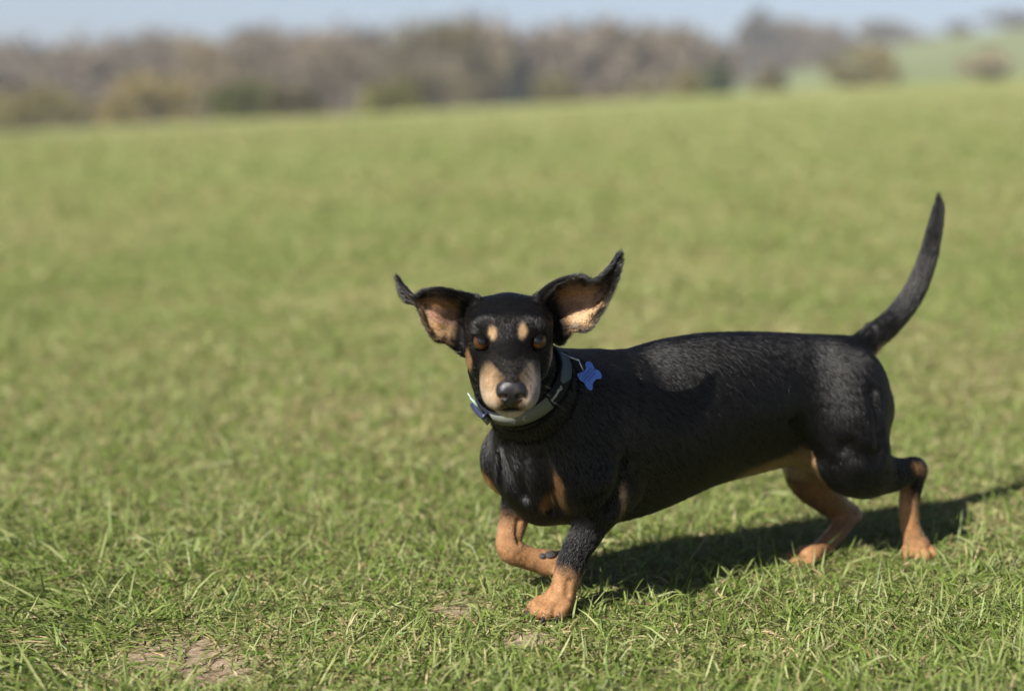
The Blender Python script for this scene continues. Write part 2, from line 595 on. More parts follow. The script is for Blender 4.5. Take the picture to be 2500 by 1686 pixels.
# ==================================================================== THE DOG
HEAD_ANG = math.radians(30)
ES = np.array([math.cos(HEAD_ANG), math.sin(HEAD_ANG), 0.0])       # towards the tail
ET = np.array([math.sin(HEAD_ANG), -math.cos(HEAD_ANG), 0.0])      # towards the dog's left side
_fp = at_ground(1362, 1502)
A0 = np.array([_fp[0], _fp[1], 0.0]) - 0.05 * ET


def w2b(P):
    P = np.asarray(P, float) - A0
    return np.stack([P @ ES, P @ ET, P[..., 2]], -1)


def b2w(q):
    q = np.asarray(q, float)
    return A0 + q[..., :1] * ES + q[..., 1:2] * ET + q[..., 2:] * np.array([0, 0, 1.0])


def BP(px, py, t=0.0):
    """pixel -> point on the dog's lengthwise plane at lateral offset t (body space)"""
    d = ray(px, py)
    lam = (t - (C0 - A0) @ ET) / (d @ ET)
    return w2b(C0 + lam * d)


VX = 2500 / 2325.0


def BV(vx, vy, t=0.0):
    return BP(vx * VX, vy * VX, t)


def nrm(v):
    v = np.asarray(v, float)
    return v / np.linalg.norm(v)


# ---- head frame
HEAD_DY = -0.045
HC = at_depth(1242, 822, 1.955 + HEAD_DY)
HP_ = math.radians(17.0)
HYAW = math.radians(1.5)
HF = nrm([math.sin(HYAW), -math.cos(HP_), -math.sin(HP_)])
HX = nrm(np.cross(HF, [0, 0, 1])) * -1
HX = HX if HX[0] > 0 else -HX
HU = np.cross(HX, HF); HU = HU if HU[2] > 0 else -HU


def HL(x, f, u):
    """head-local -> body space"""
    return w2b(HC + HX * x + HF * f + HU * u)


def HDIR(x, f, u):
    v = HX * x + HF * f + HU * u
    return nrm([v @ ES, v @ ET, v[2]])


H_ROT = np.array([[HX @ ES, HX @ ET, HX[2]], [HF @ ES, HF @ ET, HF[2]], [HU @ ES, HU @ ET, HU[2]]])


# ---- signed-distance grid
class Grid:
    def __init__(self, lo, hi, h):
        self.lo = np.array(lo, float); self.h = h
        self.n = np.ceil((np.array(hi) - self.lo) / h).astype(int) + 1
        self.D = np.full(self.n, 0.06, np.float32)

    def box(self, lo, hi):
        a = np.clip(np.floor((np.array(lo) - self.lo) / self.h).astype(int), 0, self.n - 1)
        b = np.clip(np.ceil((np.array(hi) - self.lo) / self.h).astype(int) + 1, 1, self.n)
        sl = tuple(slice(i, j) for i, j in zip(a, b))
        ax = [(self.lo[k] + self.h * np.arange(a[k], b[k])).astype(np.float32) for k in range(3)]
        return sl, np.meshgrid(*ax, indexing='ij', sparse=True)

    def union(self, prim, k):
        lo, hi = prim.bounds()
        m = k + 0.006
        sl, (x, y, z) = self.box(lo - m, hi + m)
        d = prim.sdf(x, y, z).astype(np.float32)
        D = self.D[sl]
        if k > 0:
            hh = np.clip(0.5 + 0.5 * (D - d) / k, 0, 1)
            self.D[sl] = D * (1 - hh) + d * hh - k * hh * (1 - hh)
        else:
            self.D[sl] = np.minimum(D, d)

    def cut(self, prim, k):
        lo, hi = prim.bounds()
        m = k + 0.006
        sl, (x, y, z) = self.box(lo - m, hi + m)
        d = -prim.sdf(x, y, z).astype(np.float32)
        D = self.D[sl]
        hh = np.clip(0.5 - 0.5 * (D - d) / k, 0, 1)
        self.D[sl] = D * (1 - hh) + d * hh + k * hh * (1 - hh)

    def sample(self, p):
        g = (np.asarray(p) - self.lo) / self.h
        g = np.clip(g, 0, self.n - 1.001)
        i = np.floor(g).astype(int); f = g - i
        out = 0
        for a in (0, 1):
            for b in (0, 1):
                for c in (0, 1):
                    w = (f[..., 0] if a else 1 - f[..., 0]) * (f[..., 1] if b else 1 - f[..., 1]) * (f[..., 2] if c else 1 - f[..., 2])
                    out = out + w * self.D[i[..., 0] + a, i[..., 1] + b, i[..., 2] + c]
        return out

    def mesh(self):
        D = self.D; S = D < 0
        nx, ny, nz = self.n - 1
        cnt = np.zeros((nx, ny, nz), np.uint8)
        for a in (0, 1):
            for b in (0, 1):
                for c in (0, 1):
                    cnt += S[a:a + nx, b:b + ny, c:c + nz]
        act = (cnt > 0) & (cnt < 8)
        idx = np.argwhere(act)
        ids = np.full(act.shape, -1, np.int32)
        ids[act] = np.arange(len(idx))
        cor = np.array([[a, b, c] for a in (0, 1) for b in (0, 1) for c in (0, 1)])
        val = np.stack([D[idx[:, 0] + q[0], idx[:, 1] + q[1], idx[:, 2] + q[2]] for q in cor], 1)
        edges = [(i, j) for i in range(8) for j in range(i + 1, 8) if np.abs(cor[i] - cor[j]).sum() == 1]
        acc = np.zeros((len(idx), 3)); num = np.zeros(len(idx))
        for i, j in edges:
            vi, vj = val[:, i], val[:, j]
            m = (vi < 0) != (vj < 0)
            t = np.where(m, vi / np.where(m, vi - vj, 1), 0)
            p = cor[i] + t[:, None] * (cor[j] - cor[i])
            acc += p * m[:, None]; num += m
        V = self.lo + self.h * (idx + acc / num[:, None])
        quads = []
        for ax in range(3):
            o1, o2 = [(1, 2), (2, 0), (0, 1)][ax]
            sl0 = [slice(None)] * 3; sl1 = [slice(None)] * 3
            sl0[ax] = slice(0, -1); sl1[ax] = slice(1, None)
            a, b = S[tuple(sl0)], S[tuple(sl1)]
            e = np.argwhere(a != b)
            e = e[(e[:, o1] > 0) & (e[:, o2] > 0) & (e[:, o1] < self.n[o1] - 1) & (e[:, o2] < self.n[o2] - 1)]
            d1 = np.zeros(3, int); d1[o1] = 1
            d2 = np.zeros(3, int); d2[o2] = 1
            g = lambda q: ids[q[:, 0], q[:, 1], q[:, 2]]
            q = np.stack([g(e - d1 - d2), g(e - d2), g(e), g(e - d1)], 1)
            ins = S[e[:, 0], e[:, 1], e[:, 2]]
            q[~ins] = q[~ins][:, ::-1]
            quads.append(q)
        return V, np.concatenate(quads)


class Chain:
    def __init__(self, pts, rads, sub=4, flow=None, length=0.006):
        pts = np.array(pts, float); rads = np.array(rads, float)
        if len(pts) > 2 and sub > 1:
            P, R = [], []
            n = len(pts)
            for i in range(n - 1):
                p0, p1, p2, p3 = pts[max(i - 1, 0)], pts[i], pts[i + 1], pts[min(i + 2, n - 1)]
                for k in range(sub):
                    t = k / sub
                    P.append(0.5 * ((2 * p1) + (-p0 + p2) * t + (2 * p0 - 5 * p1 + 4 * p2 - p3) * t * t + (-p0 + 3 * p1 - 3 * p2 + p3) * t ** 3))
                    R.append(rads[i] * (1 - t) + rads[i + 1] * t)
            P.append(pts[-1]); R.append(rads[-1])
            pts, rads = np.array(P), np.array(R)
        self.p, self.r = pts, rads
        self.length = length
        self.flow_dir = flow

    def bounds(self):
        return (self.p - self.r[:, None]).min(0), (self.p + self.r[:, None]).max(0)

    def sdf(self, x, y, z):
        out = None
        for i in range(len(self.p) - 1):
            a, b = self.p[i], self.p[i + 1]
            ba = b - a; L = float(ba @ ba) + 1e-12
            t = np.clip(((x - a[0]) * ba[0] + (y - a[1]) * ba[1] + (z - a[2]) * ba[2]) / L, 0, 1)
            d = np.sqrt((x - a[0] - ba[0] * t) ** 2 + (y - a[1] - ba[1] * t) ** 2 + (z - a[2] - ba[2] * t) ** 2) - (self.r[i] + (self.r[i + 1] - self.r[i]) * t)
            out = d if out is None else np.minimum(out, d)
        return out

    def flow(self, V):
        if self.flow_dir is not None:
            return np.tile(self.flow_dir, (len(V), 1))
        best = np.full(len(V), 9.0); fl = np.zeros((len(V), 3))
        for i in range(len(self.p) - 1):
            m = (self.p[i] + self.p[i + 1]) / 2
            d = np.linalg.norm(V - m, axis=1)
            w = d < best
            best[w] = d[w]; fl[w] = nrm(self.p[i + 1] - self.p[i])
        return fl


class Ell:
    def __init__(self, c, r, R=None, flow=(1, 0, -0.2), length=0.006):
        self.c = np.array(c, float); self.r = np.array(r, float)
        self.R = np.eye(3) if R is None else np.array(R)
        self.fl = nrm(flow); self.length = length

    def bounds(self):
        e = np.sqrt(((self.R * self.r[:, None]) ** 2).sum(0))
        return self.c - e, self.c + e

    def sdf(self, x, y, z):
        x = x - self.c[0]; y = y - self.c[1]; z = z - self.c[2]
        q = [self.R[i][0] * x + self.R[i][1] * y + self.R[i][2] * z for i in range(3)]
        k0 = np.sqrt(sum((q[i] / self.r[i]) ** 2 for i in range(3)))
        k1 = np.sqrt(sum((q[i] / self.r[i] ** 2) ** 2 for i in range(3))) + 1e-6
        return k0 * (k0 - 1) / k1

    def flow(self, V):
        return np.tile(self.fl, (len(V), 1))


class Trunk:
    """barrel of the body: top line, bottom line and half-width along s"""
    length = 0.009

    def __init__(self, top, bot, wid):
        s = np.linspace(min(t[0] for t in wid), max(t[0] for t in wid), 80)
        self.s = s

        def interp(a):
            a = sorted(a, key=lambda q: q[0])
            v = np.interp(s, [q[0] for q in a], [q[1] for q in a])
            for _ in range(6):
                v[1:-1] = (v[:-2] + 2 * v[1:-1] + v[2:]) / 4
            return v
        self.top, self.bot, self.w = interp(top), interp(bot), interp(wid)

    def bounds(self):
        return np.array([self.s[0], -self.w.max() - .01, self.bot.min() - .01]), np.array([self.s[-1], self.w.max() + .01, self.top.max() + .01])

    def sdf(self, x, y, z):
        s = np.asarray(x).ravel()
        top = np.interp(s, self.s, self.top).reshape(x.shape); bot = np.interp(s, self.s, self.bot).reshape(x.shape)
        w = np.interp(s, self.s, self.w).reshape(x.shape)
        zc = (top + bot) / 2; h = (top - bot) / 2
        # rounded ends
        e0 = np.clip((x - self.s[0]) / 0.06, 0, 1); e1 = np.clip((self.s[-1] - x) / 0.05, 0, 1)
        f = np.sqrt(np.clip(1 - (1 - e0) ** 2, 0.0, 1)) * np.sqrt(np.clip(1 - (1 - e1) ** 2, 0.0, 1))
        f = np.maximum(f, 0.05)
        rel = np.clip((z - zc) / h, -1.3, 1.3)
        ww = w * f * (1 + 0.10 * rel * 0 - 0.10 * np.abs(rel - 0.1))
        hh = h * (0.35 + 0.65 * f)
        k0 = np.sqrt((y / ww) ** 2 + ((z - zc) / hh) ** 2)
        k1 = np.sqrt((y / ww ** 2) ** 2 + ((z - zc) / hh ** 2) ** 2) + 1e-6
        return k0 * (k0 - 1) / k1 * 0.8

    def flow(self, V):
        a = sstep(.16, .46, V[:, 0]); b = sstep(.10, .0, V[:, 0])
        return np.stack([.62 - .15 * a - .1 * b, 0 * a, -.80 - .1 * a], 1)


PRIMS = []      # (prim, k)


def add(p, k=0.012):
    PRIMS.append((p, k))
    return p


# --- barrel (pixels of the 2325-wide view of the photograph)
top_px = [(1290, 838), (1335, 806), (1400, 802), (1450, 790), (1500, 774), (1600, 757), (1700, 754), (1800, 757), (1880, 763), (1930, 772), (1965, 800)]
bot_px = [(1200, 1150), (1260, 1185), (1330, 1192), (1400, 1180), (1450, 1166), (1500, 1147), (1600, 1100), (1680, 1079), (1760, 1060), (1840, 1040), (1930, 1010), (1985, 960)]
top = [(BV(*p)[0], BV(*p)[2]) for p in top_px]
bot = [(BV(*p)[0], BV(*p)[2]) for p in bot_px]
wid = [(-0.045, 0.055), (0.0, 0.070), (0.06, 0.076), (0.12, 0.079), (0.20, 0.079), (0.28, 0.070), (0.34, 0.060), (0.40, 0.058), (0.45, 0.052), (0.478, 0.042)]
top = [(-0.045, top[0][1] - 0.05), (-0.0, top[0][1] - .01)] + [q for q in top if q[0] > 0.02]
BODY = add(Trunk(top, bot, wid), 0.0)

# --- chest and shoulders
DN = (0.2, 0, -1)
add(Ell(BP(1296, 1150, 0.0) + [0.012, 0, 0], (0.040, 0.045, 0.060), flow=(0.1, 0, -1), length=.008), 0.02)
add(Ell(BP(1212, 1122, -0.045) + [0.018, 0, 0], (0.036, 0.024, 0.042), flow=(0.1, 0, -1), length=.007), 0.015)   # right shoulder point
add(Ell(BP(1392, 1150, 0.052) + [0.022, 0, 0], (0.038, 0.028, 0.050), flow=(0.2, 0, -1), length=.007), 0.018)    # left shoulder point
add(Ell(BP(1460, 1080, 0.055), (0.052, 0.026, 0.075), flow=(0.6, 0, -1), length=.008), 0.02)                      # left shoulder blade
add(Ell(BP(1500, 1215, 0.056) + [0, 0, .006], (0.026, 0.020, 0.028), flow=(0.4, 0, -1), length=.007), 0.015)      # left elbow

# --- left foreleg (standing)
fl_pts = [BP(1440, 1165, .056), BP(1462, 1225, .056), BP(1444, 1278, .053), BP(1408, 1342, .05), BP(1388, 1396, .049), BP(1378, 1432, .048), BP(1371, 1466, .048), BP(1364, 1488, .049)]
add(Chain(fl_pts, [.034, .026, .0195, .0166, .0160, .0146, .0142, .0150], length=.004), 0.012)

# --- right foreleg (lifted, wrist bent)
fr_pts = [BP(1262, 1150, -.048), BP(1268, 1205, -.05), BP(1256, 1262, -.05), BP(1243, 1314, -.049), BP(1249, 1342, -.047), BP(1282, 1359, -.042), BP(1322, 1370, -.037), BP(1348, 1378, -.034)]
add(Chain(fr_pts, [.026, .021, .0168, .0148, .0158, .0132, .0138, .0125], 3, length=.004), 0.007)

# --- left hind leg (near)
hl_thigh = [BP(2046, 962, .022), BP(2056, 1032, .038), BP(2074, 1095, .049), BP(2100, 1142, .055)]
add(Chain(hl_thigh, [.050, .053, .047, .028], length=.008, flow=nrm((.55, 0, -1))), 0.035)
add(Ell(BP(2098, 1012, .036), (.040, .028, .070), flow=(.3, 0, -1), length=.008), 0.02)
add(Chain([BP(2080, 1148, .058), BP(2118, 1158, .058), BP(2172, 1158, .056), BP(2224, 1150, .055)], [.028, .0265, .0215, .0152], length=.006), 0.020)
hl_low = [BP(2232, 1146, .055), BP(2226, 1180, .055), BP(2219, 1230, .055), BP(2221, 1275, .055), BP(2230, 1310, .056), BP(2238, 1330, .058)]
add(Chain(hl_low, [.0150, .0138, .0118, .0118, .0130, .0140], length=.005), 0.008)

# --- right hind leg (far, stepping forward)
add(Chain([BP(1990, 1060, -.040), BP(1978, 1150, -.046), BP(2008, 1205, -.048), BP(2058, 1248, -.050), BP(2072, 1258, -.050)], [.045, .032, .0215, .0150, .0135], length=.006), 0.012)
_rf = w2b(at_ground(1962, 1376))
_rt = float(np.clip(_rf[1], -.05, .03))
hr_low = [BP(2073, 1257, -.046), BP(2046, 1296, -.046 * .7 + _rt * .3), BP(2014, 1330, -.046 * .35 + _rt * .65), BP(1988, 1352, _rt), BP(1972, 1362, _rt)]
add(Chain(hr_low, [.0135, .0118, .0110, .0115, .012], length=.005), 0.008)

# --- rump, tail
add(Ell(BP(2138, 998, .006), (.021, .018, .032), flow=(.3, 0, -1), length=.007), 0.015)
add(Ell(BP(2098, 1000, -.02), (.036, .035, .058), flow=(.3, 0, -1), length=.007), 0.02)
tail_pts = [BV(1915, 812), BV(1960, 783), BV(2025, 729), BV(2072, 668), BV(2102, 600), BV(2120, 530), BV(2130, 480), BV(2131, 452)]
TAIL = add(Chain(tail_pts, [.0200, .0168, .0142, .0130, .0114, .0094, .0068, .002], length=.010), 0.018)

# --- neck
COLLAR_C = w2b(at_depth(1272, 928, 1.975))
NECK_N = np.array([-0.40, -0.62, 0.68]); NECK_N = nrm(NECK_N)
NB = nrm([NECK_N @ ES, NECK_N @ ET, NECK_N[2]])
neck_pts = [np.array([0.075, 0.0, 0.205]), np.array([0.035, 0.004, 0.225]), COLLAR_C - NB * 0.015, COLLAR_C + NB * 0.030, HL(0, -0.020, -0.012)]
NECK = add(Chain(neck_pts, [.078, .068, .050, .045, .040], flow=-NB, length=.007), 0.022)

# --- head
HB = HDIR(0, -1, 0.15)


def hell(x, f, u, rx, rf, ru, k, flow=None, length=.0045, pitch=0.0, yaw=0.0):
    R = H_ROT
    if pitch:
        c, s = math.cos(pitch), math.sin(pitch)
        R = np.array([[1, 0, 0], [0, c, s], [0, -s, c]]) @ R
    if yaw:
        c, s = math.cos(yaw), math.sin(yaw)
        R = np.array([[c, s, 0], [-s, c, 0], [0, 0, 1]]) @ R
    return add(Ell(HL(x, f, u), (rx, rf, ru), R, HB if flow is None else flow, length), k)


hell(0, -0.004, 0.002, 0.0425, 0.056, 0.0400, 0.012)                    # skull
hell(0, 0.018, 0.012, 0.036, 0.032, 0.025, 0.010)                       # forehead
for sx in (-1, 1):
    hell(sx * 0.0275, -0.004, 0.018, 0.0175, 0.034, 0.0185, 0.012, HDIR(sx * .6, -1, .2))   # temple
    hell(sx * 0.0250, 0.004, -0.018, 0.0195, 0.034, 0.030, 0.012, HDIR(sx * .5, -1, -.1))   # cheek
    hell(sx * 0.0235, 0.0275, 0.0285, 0.0110, 0.008, 0.0070, 0.014, HDIR(sx * .3, -1, .5))   # brow
    hell(sx * 0.0170, 0.050, -0.012, 0.0135, 0.030, 0.016, 0.010, HDIR(sx * .4, -1, 0))      # muzzle root
    hell(sx * 0.0125, 0.086, -0.0225, 0.0145, 0.0235, 0.0165, 0.007, HDIR(sx * .6, -.8, -.4), .0035)   # lip
    hell(sx * 0.0155, 0.066, -0.024, 0.0148, 0.030, 0.0165, 0.008, HDIR(sx * .5, -.9, -.2), .0035)
add(Chain([HL(0, .02, .002), HL(0, .055, -.002), HL(0, .094, -.008)], [.027, .0215, .0150], flow=HDIR(0, -1, .1), length=.0035), 0.010)   # bridge
hell(0, 0.055, -0.037, 0.0195, 0.040, 0.0120, 0.007, HDIR(0, -1, -.2), .004)    # lower jaw
hell(0, 0.086, -0.0395, 0.0130, 0.0135, 0.0085, 0.006, HDIR(0, -.6, -.8), .004)    # chin
EYES = [(-0.0282, 0.0360, 0.0105), (0.0284, 0.0360, 0.0112)]

# --- paws
CLAWS = []


def paw(c, fwd, up, sc=1.0, k=0.006, length=.0022):
    c = np.array(c); fwd = nrm(fwd); up = np.array(up) - fwd * (np.array(up) @ fwd); up = nrm(up)
    lat = np.cross(up, fwd)
    R = np.stack([fwd, lat, up])
    add(Ell(c - fwd * .003, (.0175 * sc, .0165 * sc, .0135 * sc), R, fwd, length), 0.010)
    for i, (o, fo, so) in enumerate([(-.0172, .007, .20), (-.0060, .0155, .06), (.0060, .0155, -.06), (.0172, .007, -.20)]):
        d = nrm(fwd - lat * so * -1 * np.sign(1)) if False else nrm(fwd + lat * (o * 7))
        p = c + fwd * fo * sc + lat * o * sc - up * .0035 * sc
        add(Chain([p - d * .006 * sc + up * .003 * sc, p + d * .006 * sc, p + d * .0105 * sc - up * .0028 * sc], [.0068 * sc, .0079 * sc, .0066 * sc], 2, fwd, .0012), 0.0006)
        CLAWS.append((p + d * .0135 * sc - up * .001 * sc, nrm(d - up * .5), .0205 * sc))


G = lambda b: float(terrain(*b2w(np.array([b[0], b[1], 0.]))[:2]))
pc = BP(1352, 1489, .049); PFL = np.array([pc[0], pc[1], G(pc) + .0155])
paw(PFL, (-.86, .42, -.10), (0, 0, 1), 1.0)
pc = BP(2240, 1334, .058); PHL = np.array([pc[0], pc[1], G(pc) + .0105])
paw(PHL, (-.45, .88, -.12), (0, 0, 1), 0.86)
pc = _rf - np.array([-.002, 0, 0]); PHR = np.array([pc[0], pc[1], G(pc) + .0100])
paw(PHR, (-.95, .25, -.05), (0, 0, 1), 0.82)
pfr = BP(1352, 1376, -.034)
paw(pfr, (.90, .35, -.22), (-.1, -.35, -1), 0.95)
for p in (PFL, PHL, PHR):
    wpt = b2w(p)
    PAW_SPOTS.append((wpt[0], wpt[1], 0.013))

# --- build the volume
VOX = 0.0016
GR = Grid((-0.20, -0.15, -0.012), (0.62, 0.20, 0.50), VOX)
for p, k in PRIMS:
    GR.union(p, k)

# ear sheets: rows base->tip; top edge and bottom edge in pixels of the photograph, with depth
HCR = lambda x, y: (x / 3.1355 + 940, y / 3.1355 + 600)


def ear_sheet(topc, botc, Yt, Yb, bulge, nu=150, nv=90):
    T = np.array([at_depth(*HCR(*p), Y + HEAD_DY) for p, Y in zip(topc, Yt)])
    B = np.array([at_depth(*HCR(*p), Y + HEAD_DY) for p, Y in zip(botc, Yb)])

    def cr(P, u):
        n = len(P) - 1
        x = np.clip(u * n, 0, n - 1e-6); i = x.astype(int); t = (x - i)[:, None]
        p0, p1, p2, p3 = P[np.maximum(i - 1, 0)], P[i], P[i + 1], P[np.minimum(i + 2, n)]
        return 0.5 * ((2 * p1) + (-p0 + p2) * t + (2 * p0 - 5 * p1 + 4 * p2 - p3) * t ** 2 + (-p0 + 3 * p1 - 3 * p2 + p3) * t ** 3)
    u = np.linspace(0, 1, nu); v = np.linspace(0, 1, nv)
    Tu, Bu = cr(T, u), cr(B, u)
    bl = cr(np.array([[b, 0, 0] for b in bulge], float), u)[:, 0]
    U, Vv = np.meshgrid(u, v, indexing='ij')
    S = Tu[:, None] * (1 - Vv[..., None]) + Bu[:, None] * Vv[..., None]
    prof = (np.clip(4 * Vv * (1 - Vv), 0, 1)) ** 0.7
    wrinkle = 0.0012 * np.sin(Vv * 21 + U * 9) * prof
    S[..., 1] += bl[:, None] * prof + wrinkle
    # rolled rims turn inwards
    return S, U, Vv


ears = []
ears.append(ear_sheet(
    [(1180, 400), (1300, 285), (1470, 232), (1590, 262), (1690, 195), (1755, 115), (1797, 42)],
    [(1340, 720), (1425, 650), (1545, 642), (1635, 530), (1720, 375), (1778, 215), (1806, 58)],
    [1.955, 1.940, 1.933, 1.940, 1.955, 1.965, 1.972], [1.965, 1.950, 1.945, 1.948, 1.952, 1.960, 1.972],
    [.018, .030, .030, .022, .010, .003, 0]))
ears.append(ear_sheet(
    [(690, 415), (560, 362), (430, 336), (310, 345), (228, 388), (130, 300), (90, 226)],
    [(600, 800), (480, 738), (390, 712), (318, 610), (250, 460), (150, 405), (96, 262)],
    [1.955, 1.943, 1.935, 1.938, 1.945, 1.962, 1.972], [1.960, 1.950, 1.942, 1.945, 1.950, 1.960, 1.970],
    [.012, .018, .016, .012, .005, .002, 0]))
EAR_PTS = []
for S, U, Vv in ears:
    P = w2b(S.reshape(-1, 3))
    uu = U.ravel(); vv = Vv.ravel()
    EAR_PTS.append((P, uu, vv))
    rim = np.minimum(vv, 1 - vv)
    rad = 0.0019 + 0.0005 * np.exp(-(rim / 0.05) ** 2) + 0.004 * np.clip(1 - uu / 0.16, 0, 1)
    rad = rad * np.clip((1.02 - uu) / 0.10, 0.45, 1)
    E = np.full(GR.n, 0.06, np.float32)
    gi = np.round((P - GR.lo) / VOX).astype(int)
    for a in range(-4, 5):
        for b in range(-4, 5):
            for c in range(-4, 5):
                if a * a + b * b + c * c > 20: continue
                q = gi + [a, b, c]
                d = np.linalg.norm(GR.lo + q * VOX - P, axis=1) - rad
                np.minimum.at(E, (q[:, 0], q[:, 1], q[:, 2]), d.astype(np.float32))
    lo = gi.min(0) - 6; hi = gi.max(0) + 7
    sl = tuple(slice(max(i, 0), j) for i, j in zip(lo, hi))
    D = GR.D[sl]; d = E[sl]; k = 0.007
    hh = np.clip(0.5 + 0.5 * (D - d) / k, 0, 1)
    GR.D[sl] = D * (1 - hh) + d * hh - k * hh * (1 - hh)

# carve: eye openings, mouth line, nostril seat, ground level for the soles
for ex, ef, eu in EYES:
    sx = np.sign(ex)
    Rr = H_ROT
    GR.cut(Ell(HL(ex, ef + .0070, eu), (.0086, .009, .0073), Rr), 0.0022)
GR.cut(Chain([HL(-.020, .078, -.0345), HL(-.012, .098, -.0338), HL(0, .1075, -.0325), HL(.012, .098, -.0338), HL(.020, .078, -.0345)], [.0016, .0026, .0030, .0026, .0016], 3), 0.0022)
GR.cut(Chain([HL(0, .112, -.018), HL(0, .110, -.033)], [.0012, .0012], 1), 0.0018)


def surf(px, py, lift=0.0):
    d = ray(px, py); d = d / np.linalg.norm(d)
    lam = np.arange(1.6, 2.8, 0.0015)
    P = w2b(C0 + lam[:, None] * d)
    ok = ((P > GR.lo) & (P < GR.lo + (GR.n - 1) * VOX)).all(1)
    val = np.where(ok, GR.sample(P), 1.0)
    i = np.argmax(val < lift)
    if val[i] >= lift:
        return None
    return P[i]


def crease(pix, r, k):
    pts = [surf(*p) for p in pix]
    pts = [p for p in pts if p is not None]
    if len(pts) > 1:
        rr = [r * (.45 + .55 * math.sin(math.pi * (i + .5) / len(pts))) for i in range(len(pts))]
        GR.cut(Chain(pts, rr, 3), k)


crease([(1222, 1085), (1236, 1130), (1252, 1170), (1272, 1205)], .0035, .010)     # beside the right shoulder point
crease([(1318, 1120), (1332, 1165), (1342, 1205), (1350, 1245)], .0045, .012)     # between breast and left shoulder
crease([(1270, 1120), (1275, 1165), (1285, 1205)], .0022, .008)                    # breast bone
crease([(1526, 1128), (1521, 1160), (1512, 1195), (1490, 1235)], .0015, .022)     # behind the left shoulder
crease([(1936, 1030), (1946, 1058), (1962, 1085), (1990, 1120)], .0018, .022)      # flank fold before the thigh
crease([(2128, 950), (2140, 1000), (2146, 1050), (2150, 1090)], .0008, .018)      # back of the thigh
crease([(2070, 1085), (2100, 1105), (2140, 1120)], .0014, .020)                    # above the stifle
crease([(1266, 1270), (1262, 1300), (1266, 1322)], .0018, .006)                    # tendon of the lifted foreleg
crease([(1388, 1420), (1384, 1450)], .0016, .006)                                  # tendons of the standing foreleg
DV, DQ = GR.mesh()


# ---- coat colours
def mark(c, r, soft=0.35):
    """1 inside a patch round body-space point c"""
    if c is None: return 0
    r = np.array(r if np.ndim(r) else [r] * 3)
    d = np.sqrt((((DV - c) / r) ** 2).sum(1))
    return sstep(1 + soft, 1 - soft, d + 0.25 * JIT)


JIT = 0.45 * rng.normal(0, 1, len(DV)) + 2.2 * (fbm(DV[:, 0] * 160 + DV[:, 1] * 90, DV[:, 2] * 160 - DV[:, 1] * 70, 77, 3) - .5)
for q in range(0):
    pass
hv = (b2w(DV) - HC) @ np.stack([HX, HF, HU], 1)       # head-local coordinates of every vertex
onhead = sstep(.13, .10, np.linalg.norm(hv * [1, .8, 1], axis=1)) * (hv[:, 1] > -.03) * sstep(-.056, -.050, hv[:, 2])
BLACK = np.array([0.0024, 0.0021, 0.0021])
TAN = np.array([0.275, 0.146, 0.068])
TAN_L = np.array([0.52, 0.34, 0.185])
CREAM = np.array([0.45, 0.375, 0.290])
GREY = np.array([0.24, 0.215, 0.195])
PINK = np.array([0.25, 0.150, 0.105])
colr = np.tile(BLACK, (len(DV), 1))


def paint(m, c):
    global colr
    m = np.clip(m, 0, 1)[:, None]
    colr = colr * (1 - m) + np.array(c) * m


s_, t_, z_ = DV[:, 0], DV[:, 1], DV[:, 2]


def near_chain(pts, r, soft=0.3):
    c = Chain(pts, [r] * len(pts), 3)
    d = c.sdf(s_, t_, z_)
    return sstep(soft * r, -soft * r, d + 0.003 * JIT)


# lower legs
zfl = sstep(.092, .070, z_ + .004 * JIT + 0.25 * (s_ - .02) * 0)
paint(near_chain(fl_pts[3:], .030) * sstep(BP(1395, 1405, .05)[2] + .012, BP(1395, 1405, .05)[2] - .010, z_ + .004 * JIT - 0.55 * np.maximum(np.abs(s_ - .020) - .003, 0)), TAN * .84)
paint(near_chain(fr_pts[1:], .030) * (t_ < -.008) * sstep(BP(1255, 1258, -.05)[2] + .014, BP(1255, 1258, -.05)[2] - .014, z_ + .004 * JIT), TAN * .84)
paint(near_chain(hl_low[1:], .026) * sstep(BP(2222, 1215, .055)[2] + .012, BP(2222, 1215, .055)[2] - .016, z_ + .004 * JIT + .9 * (s_ - BP(2222, 1215, .055)[0])), TAN)
paint(near_chain([BP(2190, 1180, .05), BP(2210, 1230, .05), BP(2214, 1290, .05)], .012, .5) * .8, TAN)
paint(mark(BP(2232, 1142, .062), (.012, .02, .008)) * .5, TAN * .7)
paint(near_chain([BP(1990, 1110, -.046), BP(1990, 1180, -.040), BP(2030, 1250, -.040)], .034) * sstep(-.075, -.055, t_) * (t_ < -.012) * .8, TAN * .8)
paint(near_chain(hr_low, .022) * sstep(0.006, -0.004, (s_ - BP(2052, 1290, -.05)[0]) * .75 + (BP(2052, 1290, -.05)[2] - z_) * .65 - 0.006 + .003 * JIT), TAN * .85)
for pp in (PFL, PHL, PHR, pfr):
    paint(mark(pp, (.036, .034, .026)), TAN * .84)
# belly and inner thighs
bel = sstep(.012, -.012, z_ - (np.interp(s_, [.20, .27, .33, .40], [BV(1690, 1070)[2] - .012, BV(1700, 1062)[2] + .010, BV(1780, 1005)[2] + .0, BV(1830, 1000)[2]])) + .004 * JIT)
paint(bel * sstep(.235, .27, s_) * sstep(.43, .40, s_) * (t_ < .045) * (z_ > .10) * .9, TAN_L * .42)
# under the tail, breeching
paint(mark(BP(2128, 880, .0), (.012, .02, .022)), TAN_L)
